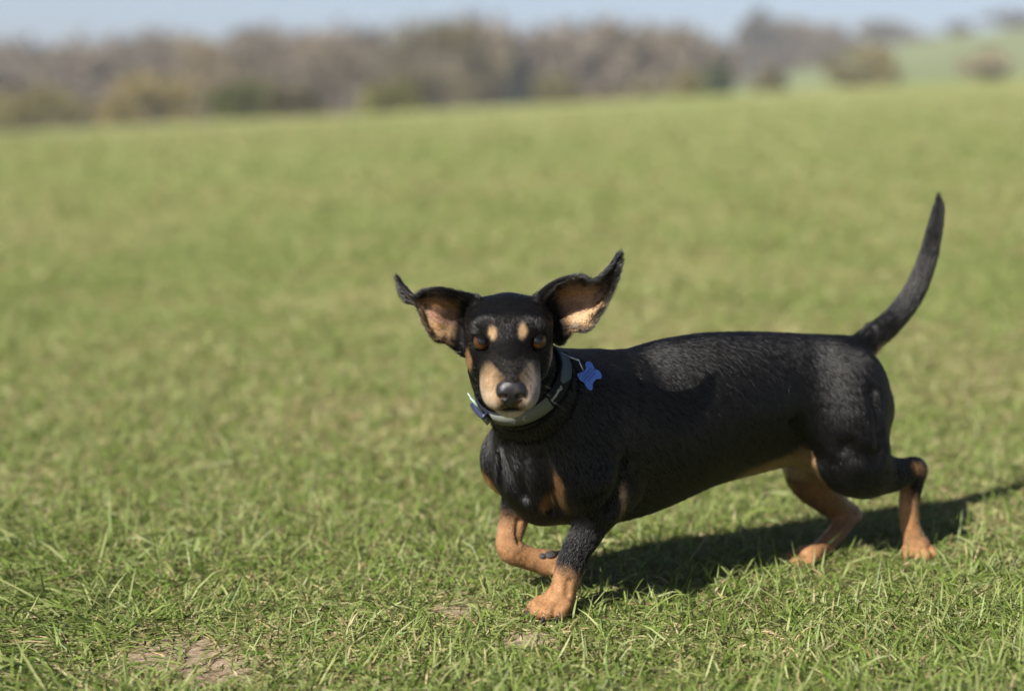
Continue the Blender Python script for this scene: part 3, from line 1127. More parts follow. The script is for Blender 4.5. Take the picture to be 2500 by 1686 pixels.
# chest patches
paint(mark(surf(1362, 1182), (.010, .007, .018)) * .8, TAN * .48)
paint(mark(surf(1366, 1218), (.010, .007, .016)) * .8, TAN * .45)
paint(mark(surf(1334, 1222), (.008, .008, .014)) * .6, TAN * .6)
paint(mark(BP(1224, 1172, -.05), (.05, .016, .016)), TAN)
paint(mark(BP(1500, 1205, .062), (.006, .02, .020)) * .7, TAN_L)

# head markings, plus muzzle shade put into the coat colour
x_, f_, u_ = hv[:, 0], hv[:, 1], hv[:, 2]
ax = np.abs(x_)
muz = onhead * sstep(.052, .084, f_ + .5 * (-.012 - u_) + .003 * JIT + .25 * (ax - .02)) * sstep(.006, .020, ax + .5 * (-.006 - u_) * (u_ < -.006) + .0015 * JIT)
BN = fbm(x_ * 130, u_ * 130 + f_ * 60, 88, 3) - .5
paint(muz * (u_ < .004) * .9, TAN_L * .44)
paint(muz * sstep(-.006, -.030, u_ + .006 * JIT) * sstep(.010, .018, ax) * np.clip(.80 + 1.4 * BN, .15, 1), CREAM * .82)
paint(onhead * sstep(.045, .085, f_) * (u_ < .012) * (rng.random(len(DV)) < .5) * .10, GREY * .6)
shade_r = muz * sstep(.008, .022, x_) * .7  # muzzle greyed in colour on the side turned from the sun: painted shade
paint(shade_r, GREY)
paint(onhead * sstep(.009, .003, ax) * sstep(.09, .10, f_) * (u_ < -.018), GREY * .35)
paint(onhead * sstep(.076, .096, f_) * sstep(.017, .007, ax + .004 * JIT) * sstep(-.014, -.022, u_) * sstep(-.037, -.034, u_) * .85, (.055, .040, .030))          # below the nose
paint(onhead * sstep(-.0345, -.038, u_) * sstep(.07, .085, f_) * sstep(.020, .014, ax), CREAM * .75)        # chin
lipc = onhead * np.exp(-((u_ + .0340) / .0026) ** 2) * (f_ > .06)
paint(lipc, BLACK * 1.3)
for px, py in ((1202, 811), (1276, 806)):
    c = (b2w(surf(px, py)) - HC) @ np.stack([HX, HF, HU], 1)
    d = np.sqrt(((x_ - c[0]) / .0042) ** 2 + ((u_ - c[2] - .0 - .25 * np.sign(c[0]) * 0) / .0050) ** 2)
    paint(onhead * sstep(1.45, .6, d + .18 * JIT) * (f_ > 0) * .9, TAN_L * .48)
for px, py in ((1150, 893), (1341, 884)):
    c = surf(px, py)
    if c is None: continue
    c = (b2w(c) - HC) @ np.stack([HX, HF, HU], 1)
    d = np.sqrt(((x_ - c[0] * 1.06) / .0032) ** 2 + ((u_ - c[2] - .35 * (x_ - c[0]) * np.sign(c[0])) / .0135) ** 2)
    paint(onhead * sstep(1.3, .7, d + .2 * JIT) * .85, TAN * .75)
# scattered grey hairs on the face


# ears: inner side
EARMASK = np.zeros(len(DV)); EARIN = np.zeros(len(DV))
for (P, uu, vv), sgn in zip(EAR_PTS, (1, -1)):
    kd = KDTree(len(P[::2]))
    Q = P[::2]; qu = uu[::2]; qv = vv[::2]
    for i, p in enumerate(Q): kd.insert(p, i)
    kd.balance()
    lo, hi = P.min(0) - .006, P.max(0) + .006
    cand = np.where(((DV > lo) & (DV < hi)).all(1))[0]
    for i in cand:
        co, j, dist = kd.find(DV[i])
        if dist > .0065 or qu[j] < 0.05: continue
        EARMASK[i] = 1
        wv = b2w(DV[i]); wc = b2w(Q[j])
        facing = (wc - wv)[1]                     # >0: nearer the camera than the sheet
        U, Vv = qu[j], qv[j]
        if facing > 0.0004:
            EARIN[i] = 1
            j1 = JIT[i] * .05
            inn = sstep(.10, .22, U) * sstep(.74, .38, U + 2 * j1) * sstep(.06, .34, Vv + 2 * j1) * sstep(1.02, .88, Vv + j1)
            dark = sstep(.36, .16, abs(Vv - .42)) * sstep(.5, .2, U) * .55
            c = PINK * (1 - .45 * dark)
            if Vv < .40: c = TAN * (.45 + .9 * Vv)
            if Vv > .70: c = TAN_L * .62
            w = float(inn)
            colr[i] = colr[i] * (1 - w) + c * w
colr = colr * np.clip(1 + .55 * (fbm(DV[:, 0] * 210 + DV[:, 1] * 130, DV[:, 2] * 90 - DV[:, 1] * 80, 93, 3) - .5) + .10 * rng.normal(0, 1, len(DV)), .5, 1.5)[:, None]
# skin rims round the eyes
for ex, ef, eu in EYES:
    d = np.linalg.norm((hv - [ex, ef + .004, eu]) * [1, .6, 1.25], axis=1)
    paint(onhead * sstep(.0125, .0100, d), BLACK * .7)

# ---- the dog as objects
dog = empty('dog', (A0[0], A0[1], 0.0))
dog.rotation_euler = (0, 0, HEAD_ANG)
# body space (s, t, z): s -> +X, t -> -Y of the dog's own frame


def b2o(q):
    q = np.asarray(q, float)
    return q * np.array([1, -1, 1])


tag(dog, 'black and tan dog with flying ears and raised tail walking on grass', 'dog')


def coat_material():
    m, nt, p = new_mat('short_coat')
    a = nt.nodes.new('ShaderNodeAttribute'); a.attribute_name = 'coat'
    tc = nt.nodes.new('ShaderNodeTexCoord')
    n = nt.nodes.new('ShaderNodeTexNoise')
    n.inputs['Scale'].default_value = 420; n.inputs['Detail'].default_value = 3
    nt.links.new(tc.outputs['Object'], n.inputs['Vector'])
    r = nt.nodes.new('ShaderNodeMapRange')
    r.inputs[3].default_value = 0.6; r.inputs[4].default_value = 1.4
    nt.links.new(n.outputs['Fac'], r.inputs[0])
    mx = nt.nodes.new('ShaderNodeMix'); mx.data_type = 'RGBA'; mx.blend_type = 'MULTIPLY'; mx.inputs[0].default_value = 1
    nt.links.new(a.outputs['Color'], mx.inputs[6]); nt.links.new(r.outputs[0], mx.inputs[7])
    nt.links.new(mx.outputs[2], p.inputs['Base Color'])
    p.inputs['Roughness'].default_value = 0.65
    p.inputs['Specular IOR Level'].default_value = 0.08
    b = nt.nodes.new('ShaderNodeBump'); b.inputs['Strength'].default_value = 0.5; b.inputs['Distance'].default_value = 0.0006
    nt.links.new(n.outputs['Fac'], b.inputs['Height']); nt.links.new(b.outputs[0], p.inputs['Normal'])
    return m


MAT_COAT = coat_material()
me = mesh_arrays('body', b2o(DV), [DQ[:, ::-1]], True)
color_attr(me, 'coat', colr)
BODY_OBJ = link('body', me, MAT_COAT, dog)

# ---- fur
tri = np.concatenate([DQ[:, [0, 1, 2]], DQ[:, [0, 2, 3]]])
e1 = DV[tri[:, 1]] - DV[tri[:, 0]]; e2 = DV[tri[:, 2]] - DV[tri[:, 0]]
cr_ = np.cross(e1, e2); area = np.linalg.norm(cr_, axis=1) / 2
NRM = np.zeros_like(DV)
for k in range(3):
    np.add.at(NRM, tri[:, k], cr_)
NRM /= np.linalg.norm(NRM, axis=1)[:, None] + 1e-12
probe = GR.sample(DV[:2000] + NRM[:2000] * .003).mean()
if probe < 0: NRM = -NRM
FLOW = np.zeros_like(DV); LEN = np.zeros(len(DV)); WS = np.zeros(len(DV))
for p, k in PRIMS:
    lo, hi = p.bounds()
    m = np.where(((DV > lo - .03) & (DV < hi + .03)).all(1))[0]
    if len(m) == 0: continue
    d = p.sdf(DV[m, 0], DV[m, 1], DV[m, 2])
    w = np.exp(-np.clip(d, -.015, .2) / .008)
    FLOW[m] += w[:, None] * p.flow(DV[m]); LEN[m] += w * p.length; WS[m] += w
WS += 1e-9
LEN /= WS
ne = EARMASK > 0
earflow = np.where((hv[:, 0] > 0)[:, None], HDIR(1, -.1, .35)[None], HDIR(-1, -.1, .35)[None])
FLOW[ne] = earflow[ne]; LEN[ne] = np.where(EARIN[ne] > 0, .0065, .0055)
FLOW -= NRM * (FLOW * NRM).sum(1)[:, None]
FLOW /= np.linalg.norm(FLOW, axis=1)[:, None] + 1e-9


def build_fur(N=450000):
    pick = rng.choice(len(tri), N, p=area / area.sum())
    r1 = np.sqrt(rng.random(N)); r2 = rng.random(N)
    wts = np.stack([1 - r1, r1 * (1 - r2), r1 * r2], 1)[..., None]
    T = tri[pick]
    P = (DV[T] * wts).sum(1); Nn = (NRM[T] * wts).sum(1); Fl = (FLOW[T] * wts).sum(1)
    L = (LEN[T] * wts[..., 0]).sum(1); Cc = (colr[T] * wts).sum(1)
    keep = np.ones(N, bool)
    h = (b2w(P) - HC) @ np.stack([HX, HF, HU], 1)
    for ex, ef, eu in EYES:
        keep &= np.linalg.norm((h - [ex, ef + .004, eu]) * [1, .7, 1.2], axis=1) > .0115
    keep &= ~((np.abs(h[:, 0]) < .016) & (h[:, 1] > .098) & (h[:, 2] > -.024))
    keep &= ~((np.abs(h[:, 2] + .0338) < .0024) & (h[:, 1] > .06) & (np.abs(h[:, 0]) < .022))
    # under the collar
    q = P - COLLAR_C; axd = q @ NB; rad = np.linalg.norm(q - axd[:, None] * NB, axis=1)
    keep &= ~((np.abs(axd) < .0125) & (rad < .075))
    P, Nn, Fl, L, Cc = P[keep], Nn[keep], Fl[keep], L[keep], Cc[keep]
    n = len(P)
    hd = np.linalg.norm((b2w(P) - HC), axis=1) < .12
    Fl = Fl + rng.normal(0, 1, (n, 3)) * np.where(hd, .16, .20)[:, None]; Fl -= Nn * (Fl * Nn).sum(1)[:, None]
    Fl /= np.linalg.norm(Fl, axis=1)[:, None] + 1e-9
    L = L * (0.7 + .6 * rng.random(n))
    lift = np.clip(rng.normal(.24, .09, n), .06, .7) * np.where(hd, .75, 1)
    K = 4
    pts = np.zeros((n, K, 3), np.float32)
    for k in range(K):
        t = k / (K - 1)
        up = lift * (t - .55 * t * t) * L
        pts[:, k] = P - Nn * .0004 + Fl * (L * t)[:, None] + Nn * up[:, None]
    rad = np.array([.00011, .00011, .00009, .000025], np.float32)[None] * (0.8 + .5 * rng.random(n))[:, None]
    cu = bpy.data.hair_curves.new('fur')
    cu.add_curves([K] * n)
    cu.attributes['position'].data.foreach_set('vector', b2o(pts.reshape(-1, 3)).astype(np.float32).ravel())
    ra = cu.attributes.get('radius') or cu.attributes.new('radius', 'FLOAT', 'POINT')
    ra.data.foreach_set('value', rad.astype(np.float32).ravel())
    ca = cu.attributes.new('coat', 'FLOAT_COLOR', 'CURVE')
    c4 = np.ones((n, 4), np.float32); c4[:, :3] = Cc * (.65 + .75 * rng.random(n))[:, None]
    light = (rng.random(n) < .11) & (Cc.max(1) < .03)
    darkh = (rng.random(n) < .10) & (Cc.max(1) > .15)
    c4[darkh, :3] *= .30
    c4[light, :3] = np.array([.030, .024, .021]) * (.5 + rng.random(light.sum()))[:, None]
    ca.data.foreach_set('color', c4.ravel())
    m, nt, p = new_mat('fur_hair')
    a = nt.nodes.new('ShaderNodeAttribute'); a.attribute_name = 'coat'
    hb = nt.nodes.new('ShaderNodeBsdfHairPrincipled')
    hb.model = 'CHIANG'
    hb.parametrization = 'COLOR'
    nt.links.new(a.outputs['Color'], hb.inputs['Color'])
    hb.inputs['Roughness'].default_value = 0.25
    hb.inputs['Radial Roughness'].default_value = 0.5
    hb.inputs['Coat'].default_value = 0.0
    hb.inputs['IOR'].default_value = 1.52
    hb.inputs['Offset'].default_value = math.radians(2)
    hb.inputs['Random Roughness'].default_value = 0.2
    nt.links.new(hb.outputs[0], nt.nodes['Material Output'].inputs[0])
    o = link('fur', cu, m, dog)
    tag(o, kind='stuff')
    return o


build_fur()

# ---- eyes
MAT_EYE = plain_mat('eye_white', (0.025, 0.015, 0.010), 0.3, spec=0.1, coat=0.7)
MAT_PUPIL = plain_mat('pupil', (0.002, 0.002, 0.003), 0.4, spec=0.05, coat=1.0)


MAT_LID = plain_mat('eyelid_skin', (0.003, 0.0026, 0.0026), 0.85, spec=0.05)


def iris_mat():
    m, nt, p = new_mat('amber_iris')
    tc = nt.nodes.new('ShaderNodeTexCoord')
    n = nt.nodes.new('ShaderNodeTexNoise'); n.inputs['Scale'].default_value = 900
    nt.links.new(tc.outputs['Object'], n.inputs['Vector'])
    r = nt.nodes.new('ShaderNodeValToRGB')
    r.color_ramp.elements[0].color = (0.020, 0.006, 0.002, 1); r.color_ramp.elements[1].color = (0.085, 0.028, 0.005, 1)
    nt.links.new(n.outputs['Fac'], r.inputs[0]); nt.links.new(r.outputs[0], p.inputs['Base Color'])
    p.inputs['Roughness'].default_value = 0.4; p.inputs['Specular IOR Level'].default_value = 0.05; p.inputs['Coat Weight'].default_value = 1.0; p.inputs['Coat Roughness'].default_value = 0.02
    return m


MAT_IRIS = iris_mat()


def cap_mesh(R, a0, a1, seg=32, rings=10, bulge=0.0):
    """spherical cap about +Z from polar angle a0 to a1"""
    bm = bmesh.new()
    rows = []
    for i in range(rings + 1):
        a = a0 + (a1 - a0) * i / rings
        rr = R * (1 + bulge * max(0, 1 - a / 0.9))
        if a < 1e-5:
            rows.append([bm.verts.new((0, 0, rr))])
        else:
            rows.append([bm.verts.new((rr * math.sin(a) * math.cos(2 * math.pi * k / seg), rr * math.sin(a) * math.sin(2 * math.pi * k / seg), rr * math.cos(a))) for k in range(seg)])
    for i in range(rings):
        A, B = rows[i], rows[i + 1]
        for k in range(seg):
            k2 = (k + 1) % seg
            if len(A) == 1: bm.faces.new((A[0], B[k], B[k2]))
            elif len(B) == 1: bm.faces.new((A[k], B[0], A[k2]))
            else: bm.faces.new((A[k], B[k], B[k2], A[k2]))
    return bm


for ex, ef, eu in EYES:
    c = b2o(HL(ex, ef - .0018, eu))
    look = nrm(C0 - b2w(HL(ex, ef, eu)))
    look = nrm(look + np.array([0.03, 0, 0.16]))
    lb = b2o(np.array([look @ ES, look @ ET, look[2]]))
    rot = Vector(lb).to_track_quat('Z', 'Y').to_euler()
    e = bm_obj('eye', cap_mesh(.0092, 0.0, math.pi, 32, 16), MAT_EYE, dog)
    e.location = c; e.rotation_euler = rot
    i = bm_obj('iris', cap_mesh(.00945, 0.0, 1.05, 32, 10, 0.01), MAT_IRIS, e)
    up_b = Vector(b2o(np.array([HU @ ES, HU @ ET, HU[2]])))
    lk = Vector(b2o(HDIR(0.10 * np.sign(ex), 1, 0.05)))
    for nm, ang, half, rr in (('upper_eyelid', 80, 43, .01005), ('lower_eyelid', -80, 42, .0099)):
        axis = lk * math.cos(math.radians(ang)) + up_b * math.sin(math.radians(ang))
        ld = bm_obj(nm, cap_mesh(rr, 0.0, math.radians(half), 32, 8), MAT_LID, dog)
        ld.location = c; ld.rotation_euler = axis.to_track_quat('Z', 'Y').to_euler()
    p = bm_obj('pupil', cap_mesh(.00962, 0.0, 0.58, 24, 5, 0.01), MAT_PUPIL, e)

# ---- nose
NG = Grid(np.array([-.024, -.022, -.024]), np.array([.024, .026, .024]), 0.0006)
NG.union(Ell((0, 0, 0), (.0148, .0105, .0112)), 0)
for sx in (-1, 1):
    NG.union(Ell((sx * .0078, .0025, -.001), (.0072, .0085, .0078)), .004)
NG.union(Ell((0, .002, -.0085), (.0055, .0065, .006)), .004)
for sx in (-1, 1):
    NG.cut(Ell((sx * .0078, .0105, -.0022), (.0038, .0055, .0030)), .0016)
    NG.cut(Chain([(sx * .0105, .0080, -.0035), (sx * .0145, .004, -.0055)], [.0012, .0010], 1), .0012)
NG.cut(Chain([(0, .0125, .004), (0, .0115, -.006), (0, .0085, -.0145)], [.0005, .0008, .0008], 2), .0012)
nV, nQ = NG.mesh()
nb = np.array([HL(v[0], v[1] + .1010, v[2] * 1.18 - .0115) for v in nV])
me = mesh_arrays('nose', b2o(nb), [nQ[:, ::-1]], True)
link('nose', me, plain_mat('nose_leather', (0.010, 0.0085, 0.011), 0.42, spec=0.45, noise=0.4, nscale=900, bump=0.35), dog)

# ---- claws
MAT_CLAW = plain_mat('claw_horn', (0.015, 0.013, 0.014), 0.3)
for p, d, L in CLAWS:
    bm = bmesh.new()
    d = Vector(b2o(d)); p = Vector(b2o(p)) - d * L * .35
    a = d.orthogonal().normalized(); b = d.cross(a)
    prev = None
    for k, (t, r) in enumerate([(0, .0030), (.4, .0027), (.75, .0017), (1.0, .0005)]):
        c = p + d * L * t + Vector((0, 0, -.0025 * t * t))
        ring = [bm.verts.new(c + (a * math.cos(2 * math.pi * q / 8) + b * math.sin(2 * math.pi * q / 8)) * r) for q in range(8)]
        if prev:
            for q in range(8): bm.faces.new((prev[q], prev[(q + 1) % 8], ring[(q + 1) % 8], ring[q]))
        else: bm.faces.new(ring[::-1])
        prev = ring
    bm.faces.new(prev)
    bm_obj('claw', bm, MAT_CLAW, dog)

# ---- pads of the lifted paw
MAT_PAD = plain_mat('pad_leather', (0.030, 0.024, 0.024), 0.75, noise=0.4, nscale=700, bump=0.8)
for px, py, r in ((1340, 1355, (.0095, .0085, .0050)), (1322, 1357, (.0055, .0065, .0040))):
    bm = cap_mesh(1.0, 0.0, math.pi, 18, 10)
    c0 = Vector(b2o(BP(px, py, -.030)))
    for v in bm.verts: v.co = c0 + Vector((v.co.x * r[0], v.co.y * r[1], v.co.z * r[2]))
    bm_obj('paw_pad', bm, MAT_PAD, dog)

# ---- whiskers
MAT_WHISK = plain_mat('whisker', (0.10, 0.09, 0.08), 0.5)
for sx in (-1, 1):
    for k in range(3):
        p = HL(sx * (.024 + .002 * random.random()), .070 + .007 * k * .6, -.020 - .004 * (k % 3))
        d = HDIR(sx * 1.0, -.25 + .15 * k, -.25 - .15 * random.random())
        L = .022 + .016 * random.random()
        pts = [p - d * .002, p + d * L * .5 + np.array([0, 0, -.001]), p + d * L + np.array([0, 0, -.006])]
        bm = bmesh.new()
        for a, b, r0, r1 in ((pts[0], pts[1], .00008, .00007), (pts[1], pts[2], .00007, .00003)):
            limb_bm(bm, b2o(a), b2o(b), r0, r1, 5)
        bm_obj('whisker', bm, MAT_WHISK, dog)

# ==================================================================== COLLAR AND TAG
CA = nrm(np.cross(NB, nrm(np.array([(-1.0) * 0, 0, 1.0]))))
CB = np.cross(NB, CA)
NT = 96
rad_t = np.zeros((NT, 3))
TH = np.arange(NT) / NT * 2 * math.pi
for i, th in enumerate(TH):
    dvec = CA * math.cos(th) + CB * math.sin(th)
    for j, off in enumerate((-.010, 0, .010)):
        rr = np.arange(.025, .085, .0005)
        val = GR.sample(COLLAR_C + NB * off + rr[:, None] * dvec)
        k = np.argmax(val > 0)
        rad_t[i, j] = rr[k] if val[k] > 0 else .06
rad_t = np.clip(rad_t, .040, .064)
for _ in range(14):
    rad_t = (np.roll(rad_t, 1, 0) + 2 * rad_t + np.roll(rad_t, -1, 0)) / 4
rad_t = np.maximum(rad_t, rad_t.mean(1)[:, None] - .001) + .0012


def collar_pt(th, off, lift):
    i = (th / (2 * math.pi) * NT) % NT
    a = int(i) % NT; b = (a + 1) % NT; f = i - int(i)
    r3 = rad_t[a] * (1 - f) + rad_t[b] * f
    r = np.interp(off, (-.010, 0, .010), r3) + lift
    return COLLAR_C + NB * off + (CA * math.cos(th) + CB * math.sin(th)) * r


def band(name, th0, th1, o0, o1, l0, l1, mat, parent, n=96, shape=None, closed=False):
    """curved strip of strap between two angles, lift l0..l1 above the neck"""
    bm = bmesh.new(); rows = []
    for i in range(n + (0 if closed else 1)):
        t = i / n; th = th0 + (th1 - th0) * t
        a, b = (o0, o1) if shape is None else shape(t)
        m = (a + b) / 2
        rows.append([bm.verts.new(b2o(collar_pt(th, o, l))) for o, l in ((a, l0), (a, l1), (m, l1 + .0002), (b, l1), (b, l0), (m, l0))])
    nr = len(rows)
    for i in range(nr if closed else nr - 1):
        A, B = rows[i], rows[(i + 1) % nr]
        for k in range(6):
            bm.faces.new((A[k], A[(k + 1) % 6], B[(k + 1) % 6], B[k]))
    if not closed:
        bm.faces.new(rows[0][::-1]); bm.faces.new(rows[-1])
    bmesh.ops.recalc_face_normals(bm, faces=bm.faces)
    return bm_obj(name, bm, mat, parent)


def th_at(px, py):
    """angle round the collar whose strap centre shows nearest a pixel (front side only)"""
    best = None
    for th in np.linspace(0, 2 * math.pi, 720, endpoint=False):
        w = b2w(collar_pt(th, 0, .002))
        nout = b2w(collar_pt(th, 0, .004)) - w
        if nout @ (C0 - w) < -0.0003 * np.linalg.norm(C0 - w): continue
        rel = w - C0
        dz = rel @ FWD
        x = W_PX / 2 + F_PX * rel[0] / dz; y = H_PX / 2 - F_PX * (rel @ UPV) / dz
        e = (x - px) ** 2 + (y - py) ** 2
        if best is None or e < best[0]: best = (e, th)
    return best[1]


def nylon(name, c):
    return plain_mat(name, c, 0.75, spec=0.25, noise=0.35, nscale=1600, bump=0.6)


collar = empty('dog_collar', tuple(b2w(COLLAR_C)))
collar.rotation_euler = (0, 0, HEAD_ANG)
tag(collar, 'dark webbing collar with grey-green printed panels round the dog neck', 'collar')
CPAR = collar


def to_collar(o):
    """geometry was made in the dog's frame; shift it to the collar's own origin"""
    o.location = Vector(o.location) - Vector(b2o(COLLAR_C))
    return o


M_NAVY = nylon('navy_webbing', (0.006, 0.007, 0.014))
M_GREY = nylon('grey_green_webbing', (0.13, 0.14, 0.12))
M_TEAL = nylon('pale_teal_webbing', (0.30, 0.40, 0.39))
M_STEEL = plain_mat('steel', (0.55, 0.57, 0.62), 0.22, metal=1.0)
M_WHITE = plain_mat('white_print', (0.75, 0.75, 0.75), 0.6)
M_BUCK = plain_mat('navy_plastic', (0.018, 0.022, 0.05), 0.35)

to_collar(band('strap', 0, 2 * math.pi, -.0094, .0094, -.0008, .0016, M_NAVY, collar, 128, closed=True))
tA, tB = th_at(1203, 1022), th_at(1345, 985)
tC, tD = th_at(1388, 940), th_at(1384, 858)


def sdiff(a, b):
    return (b - a + math.pi) % (2 * math.pi) - math.pi


dAB = sdiff(tA, tB)
to_collar(band('printed_panel', tA, tA + dAB, -.0088, .0088, .0017, .0024, M_GREY, collar, 40))
dCD = sdiff(tC, tD)
to_collar(band('leaf_panel', tC, tC + dCD, 0, 0, .0017, .0024, nylon('slate_webbing', (0.08, 0.115, 0.135)), collar, 24,
               shape=lambda t: (-.0092 * min(1, .15 + 3.0 * t), .0092 * min(1, .5 + 2 * t) - .006 * max(0, .5 - abs(t - .5)))))


def flat_on_collar(name, polys, th, mat, sx, lift=.0030):
    """2-D polygons (x along the strap, y across) laid on the strap at angle th"""
    bm = bmesh.new()
    for poly in polys:
        vs = [bm.verts.new(b2o(collar_pt(th + sx * x / .056, y, lift))) for x, y in poly]
        try: bm.faces.new(vs)
        except ValueError: pass
    bmesh.ops.recalc_face_normals(bm, faces=bm.faces)
    return to_collar(bm_obj(name, bm, mat, collar, False))


SG = 1.0 if dAB > 0 else -1.0
tm = th_at(1284, 1018)
moon = []
for i in range(12):
    a0 = math.radians(40 + 280 * i / 12); a1 = math.radians(40 + 280 * (i + 1) / 12)
    def pt(a, rr, ox): return (ox + rr * math.cos(a), rr * math.sin(a))
    w0 = math.sin(math.pi * i / 12); w1 = math.sin(math.pi * (i + 1) / 12)
    moon.append([(.0042 * math.cos(a0), .0042 * math.sin(a0)), (.0042 * math.cos(a1), .0042 * math.sin(a1)),
                 ((.0042 - .0016 * w1) * math.cos(a1), (.0042 - .0016 * w1) * math.sin(a1)), ((.0042 - .0016 * w0) * math.cos(a0), (.0042 - .0016 * w0) * math.sin(a0))])
flat_on_collar('moon_print', moon, tm, plain_mat('faded_print', (0.30, 0.31, 0.25), 0.8), SG)
flat_on_collar('line_print', [[(-.006, .004), (-.0055, .0044), (.0005, -.0035), (0, -.0042)], [(.0002, -.004), (.0008, -.004), (.0045, .0062), (.0038, .0065)]],
               th_at(1252, 1026), plain_mat('faded_line_print', (0.24, 0.26, 0.22), 0.8), SG)

# lettering on the strap
tcv = bpy.data.curves.new('lettering', 'FONT')
tcv.body = 'Dogsdorz'; tcv.size = 0.0056; tcv.shear = 0.35; tcv.align_x = 'CENTER'; tcv.align_y = 'CENTER'
tob = bpy.data.objects.new('lettering_source', tcv)
COL.objects.link(tob)
dg = bpy.context.evaluated_depsgraph_get()
tme = bpy.data.meshes.new_from_object(tob.evaluated_get(dg))
bpy.data.objects.remove(tob)
tt = th_at(1368, 965)
for v in tme.vertices:
    x, y = v.co.x * .95, v.co.y
    v.co = b2o(collar_pt(tt - SG * x / .056 * 1.0, -y, .0026))
lo = link('lettering', tme, M_WHITE, collar)
to_collar(lo)

# buckle side: folded strap end, slide bar and standing loop
tK = th_at(1168, 1010)
to_collar(band('folded_end', tK - .16, tK + .16, -.0128, .0040, .0016, .0078, nylon('grey_webbing', (0.26, 0.27, 0.235)), collar, 14))
to_collar(band('slide_bar', tK - .26, tK + .20, .0042, .0078, .0010, .0095, M_BUCK, collar, 14))
to_collar(band('loose_loop', tK - .20, tK - .06, .0080, .0320, .0040, .0052, M_TEAL, collar, 8))
to_collar(band('loose_loop', tK + .00, tK + .10, .0080, .0300, .0030, .0042, M_TEAL, collar, 8))


def torus_bm(c, n, R, r, seg=32, sec=8, sx=1.0, up=None):
    n = Vector(n).normalized(); a = (Vector(up) - n * Vector(up).dot(n)).normalized() if up is not None else n.orthogonal().normalized()
    b = n.cross(a)
    bm = bmesh.new(); rows = []
    for i in range(seg):
        t = 2 * math.pi * i / seg
        d = a * math.cos(t) * sx + b * math.sin(t); cc = Vector(c) + d * R
        dn = d.normalized()
        rows.append([bm.verts.new(cc + (dn * math.cos(2 * math.pi * k / sec) + n * math.sin(2 * math.pi * k / sec)) * r) for k in range(sec)])
    for i in range(seg):
        for k in range(sec):
            bm.faces.new((rows[i][k], rows[i][(k + 1) % sec], rows[(i + 1) % seg][(k + 1) % sec], rows[(i + 1) % seg][k]))
    bmesh.ops.recalc_face_normals(bm, faces=bm.faces)
    return bm


def front_of_body(px, py, gap):
    p = surf(px, py, gap)
    return None if p is None else b2w(p)


def W2C(P):
    """world -> collar frame"""
    return b2o(w2b(P) - COLLAR_C)


ringp = front_of_body(1396, 862, .004)
if ringp is None: ringp = at_depth(1396, 862, 2.03)
tagp = front_of_body(1440, 925, .006)
if tagp is None: tagp = at_depth(1440, 925, 2.05)
r0 = b2w(collar_pt(th_at(1382, 858), 0, .003))
r1 = at_depth(1412, 880, (r0[1] + tagp[1]) / 2 - .002)
wdir = r1 - r0
to_cam = nrm(C0 - r0)
nn = nrm(np.cross(wdir, np.cross(to_cam, wdir)) + .6 * np.cross(wdir, to_cam))
mid = (r0 + r1) / 2


def c_dir(v):
    return b2o(np.array([v @ ES, v @ ET, v[2]]))


bm_obj('ring', torus_bm(W2C(mid), c_dir(nn), np.linalg.norm(wdir) * .38, .0008, sx=1.45, up=c_dir(wdir)), M_STEEL, collar)

# bone-shaped tag
outl = [(870, 575), (905, 572), (945, 588), (985, 630), (1010, 690), (1030, 740), (1070, 755), (1115, 772), (1160, 815), (1185, 865), (1190, 920), (1170, 958), (1135, 968), (1090, 958), (1065, 965), (1030, 1008),
        (990, 1050), (982, 1095), (988, 1150), (975, 1210), (940, 1220), (895, 1200), (850, 1160), (820, 1110), (800, 1060), (775, 1032), (735, 1015), (690, 992), (650, 950), (630, 905), (640, 865), (672, 835), (720, 822),
        (765, 806), (805, 782), (830, 745), (838, 710), (822, 670), (825, 620), (842, 590)]
tag_n = nrm(nrm(C0 - tagp) + np.array([-.15, 0, .30]))
dtag = empty('dog_tag', tuple(tagp))
tag(dtag, 'blue bone-shaped metal name tag hanging from the dog collar', 'dog tag')


def plane_hit(px, py):
    d = ray(px, py)
    lam = ((tagp - C0) @ tag_n) / (d @ tag_n)
    return C0 + lam * d


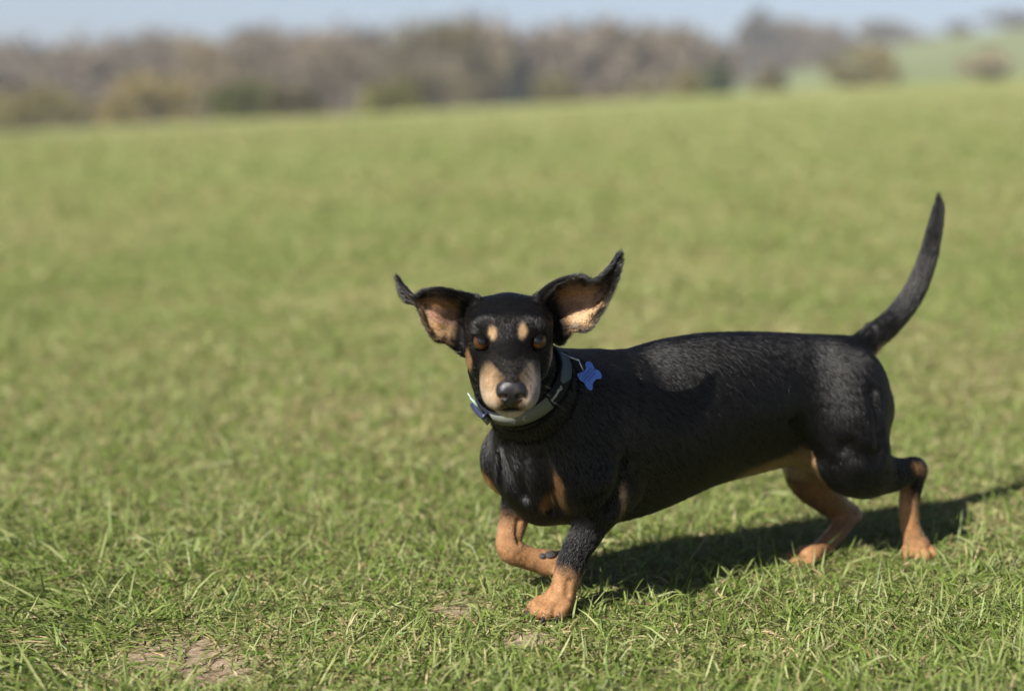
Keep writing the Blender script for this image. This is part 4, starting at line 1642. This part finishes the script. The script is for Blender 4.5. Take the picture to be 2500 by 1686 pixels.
pl = [plane_hit(1340 + x / 9.225, 820 + y / 9.225) - tagp for x, y in outl]
bm = bmesh.new()
cen = sum(pl) / len(pl)
rows = []
for sc, dz in ((.95, -.0010), (1.0, -.0006), (1.0, .0006), (.95, .0010)):
    rows.append([bm.verts.new(cen + (q - cen) * sc + tag_n * dz) for q in pl])
for A, B in zip(rows[:-1], rows[1:]):
    for k in range(len(A)):
        bm.faces.new((A[k], A[(k + 1) % len(A)], B[(k + 1) % len(A)], B[k]))
bm.faces.new(rows[0][::-1]); bm.faces.new(rows[-1])
bmesh.ops.recalc_face_normals(bm, faces=bm.faces)
bm_obj('plate', bm, plain_mat('blue_anodised', (0.12, 0.25, 0.80), 0.55, metal=0.0, spec=0.15, noise=0.12, nscale=500), dtag, False)
# engraved lines of worn print
ex_ = nrm(plane_hit(1448, 908) - plane_hit(1428, 930)); ey_ = nrm(np.cross(tag_n, ex_))
bm = bmesh.new()
for row, (oy, Lr) in enumerate(((.0035, .012), (.0, .016), (-.0035, .011))):
    xx = -Lr / 2
    while xx < Lr / 2:
        w = random.uniform(.0007, .0016)
        p = cen + ex_ * xx + ey_ * oy + tag_n * .00125
        vs = [bm.verts.new(p + ex_ * a + ey_ * b) for a, b in ((0, -.0009), (w, -.0009), (w, .0009), (0, .0009))]
        bm.faces.new(vs)
        xx += w + .0005
bm_obj('engraving', bm, plain_mat('engraved_grey', (0.05, 0.11, 0.42), 0.6), dtag, False)
tr0 = r1; tr1 = plane_hit(1424, 904)
wd = tr1 - tr0
n2 = nrm(np.cross(wd, np.cross(to_cam, wd)) - .9 * np.cross(wd, to_cam) / np.linalg.norm(wd) * np.linalg.norm(wd))
bm_obj('split_ring', torus_bm((tr0 + tr1) / 2 - tagp, n2, np.linalg.norm(wd) * .40, .0007, sx=1.5, up=wd), M_STEEL, dtag)

# ==================================================================== field and background
build_grass()
build_plants()
# the air over the field: thin spring haze
hz = bmesh.new()
bmesh.ops.create_cube(hz, size=1.0)
for v in hz.verts:
    v.co = Vector((v.co.x * 1700, 150 + v.co.y * 800, 7.0 + (v.co.z + .5) * 40 - 20))
hm = bpy.data.materials.new('haze_air'); hm.use_nodes = True
hn = hm.node_tree; hn.nodes.remove(hn.nodes['Principled BSDF'])
pv = hn.nodes.new('ShaderNodeVolumePrincipled')
pv.inputs['Color'].default_value = (0.86, 0.90, 1.0, 1)
pv.inputs['Density'].default_value = 0.0007
hn.links.new(pv.outputs[0], hn.nodes['Material Output'].inputs['Volume'])
ho = bm_obj('haze', hz, hm, None, False)
tag(ho, 'thin spring haze over the field', 'haze', kind='stuff')
print('TRIS', sum(len(o.data.polygons) for o in scene.objects if o.type == 'MESH'))
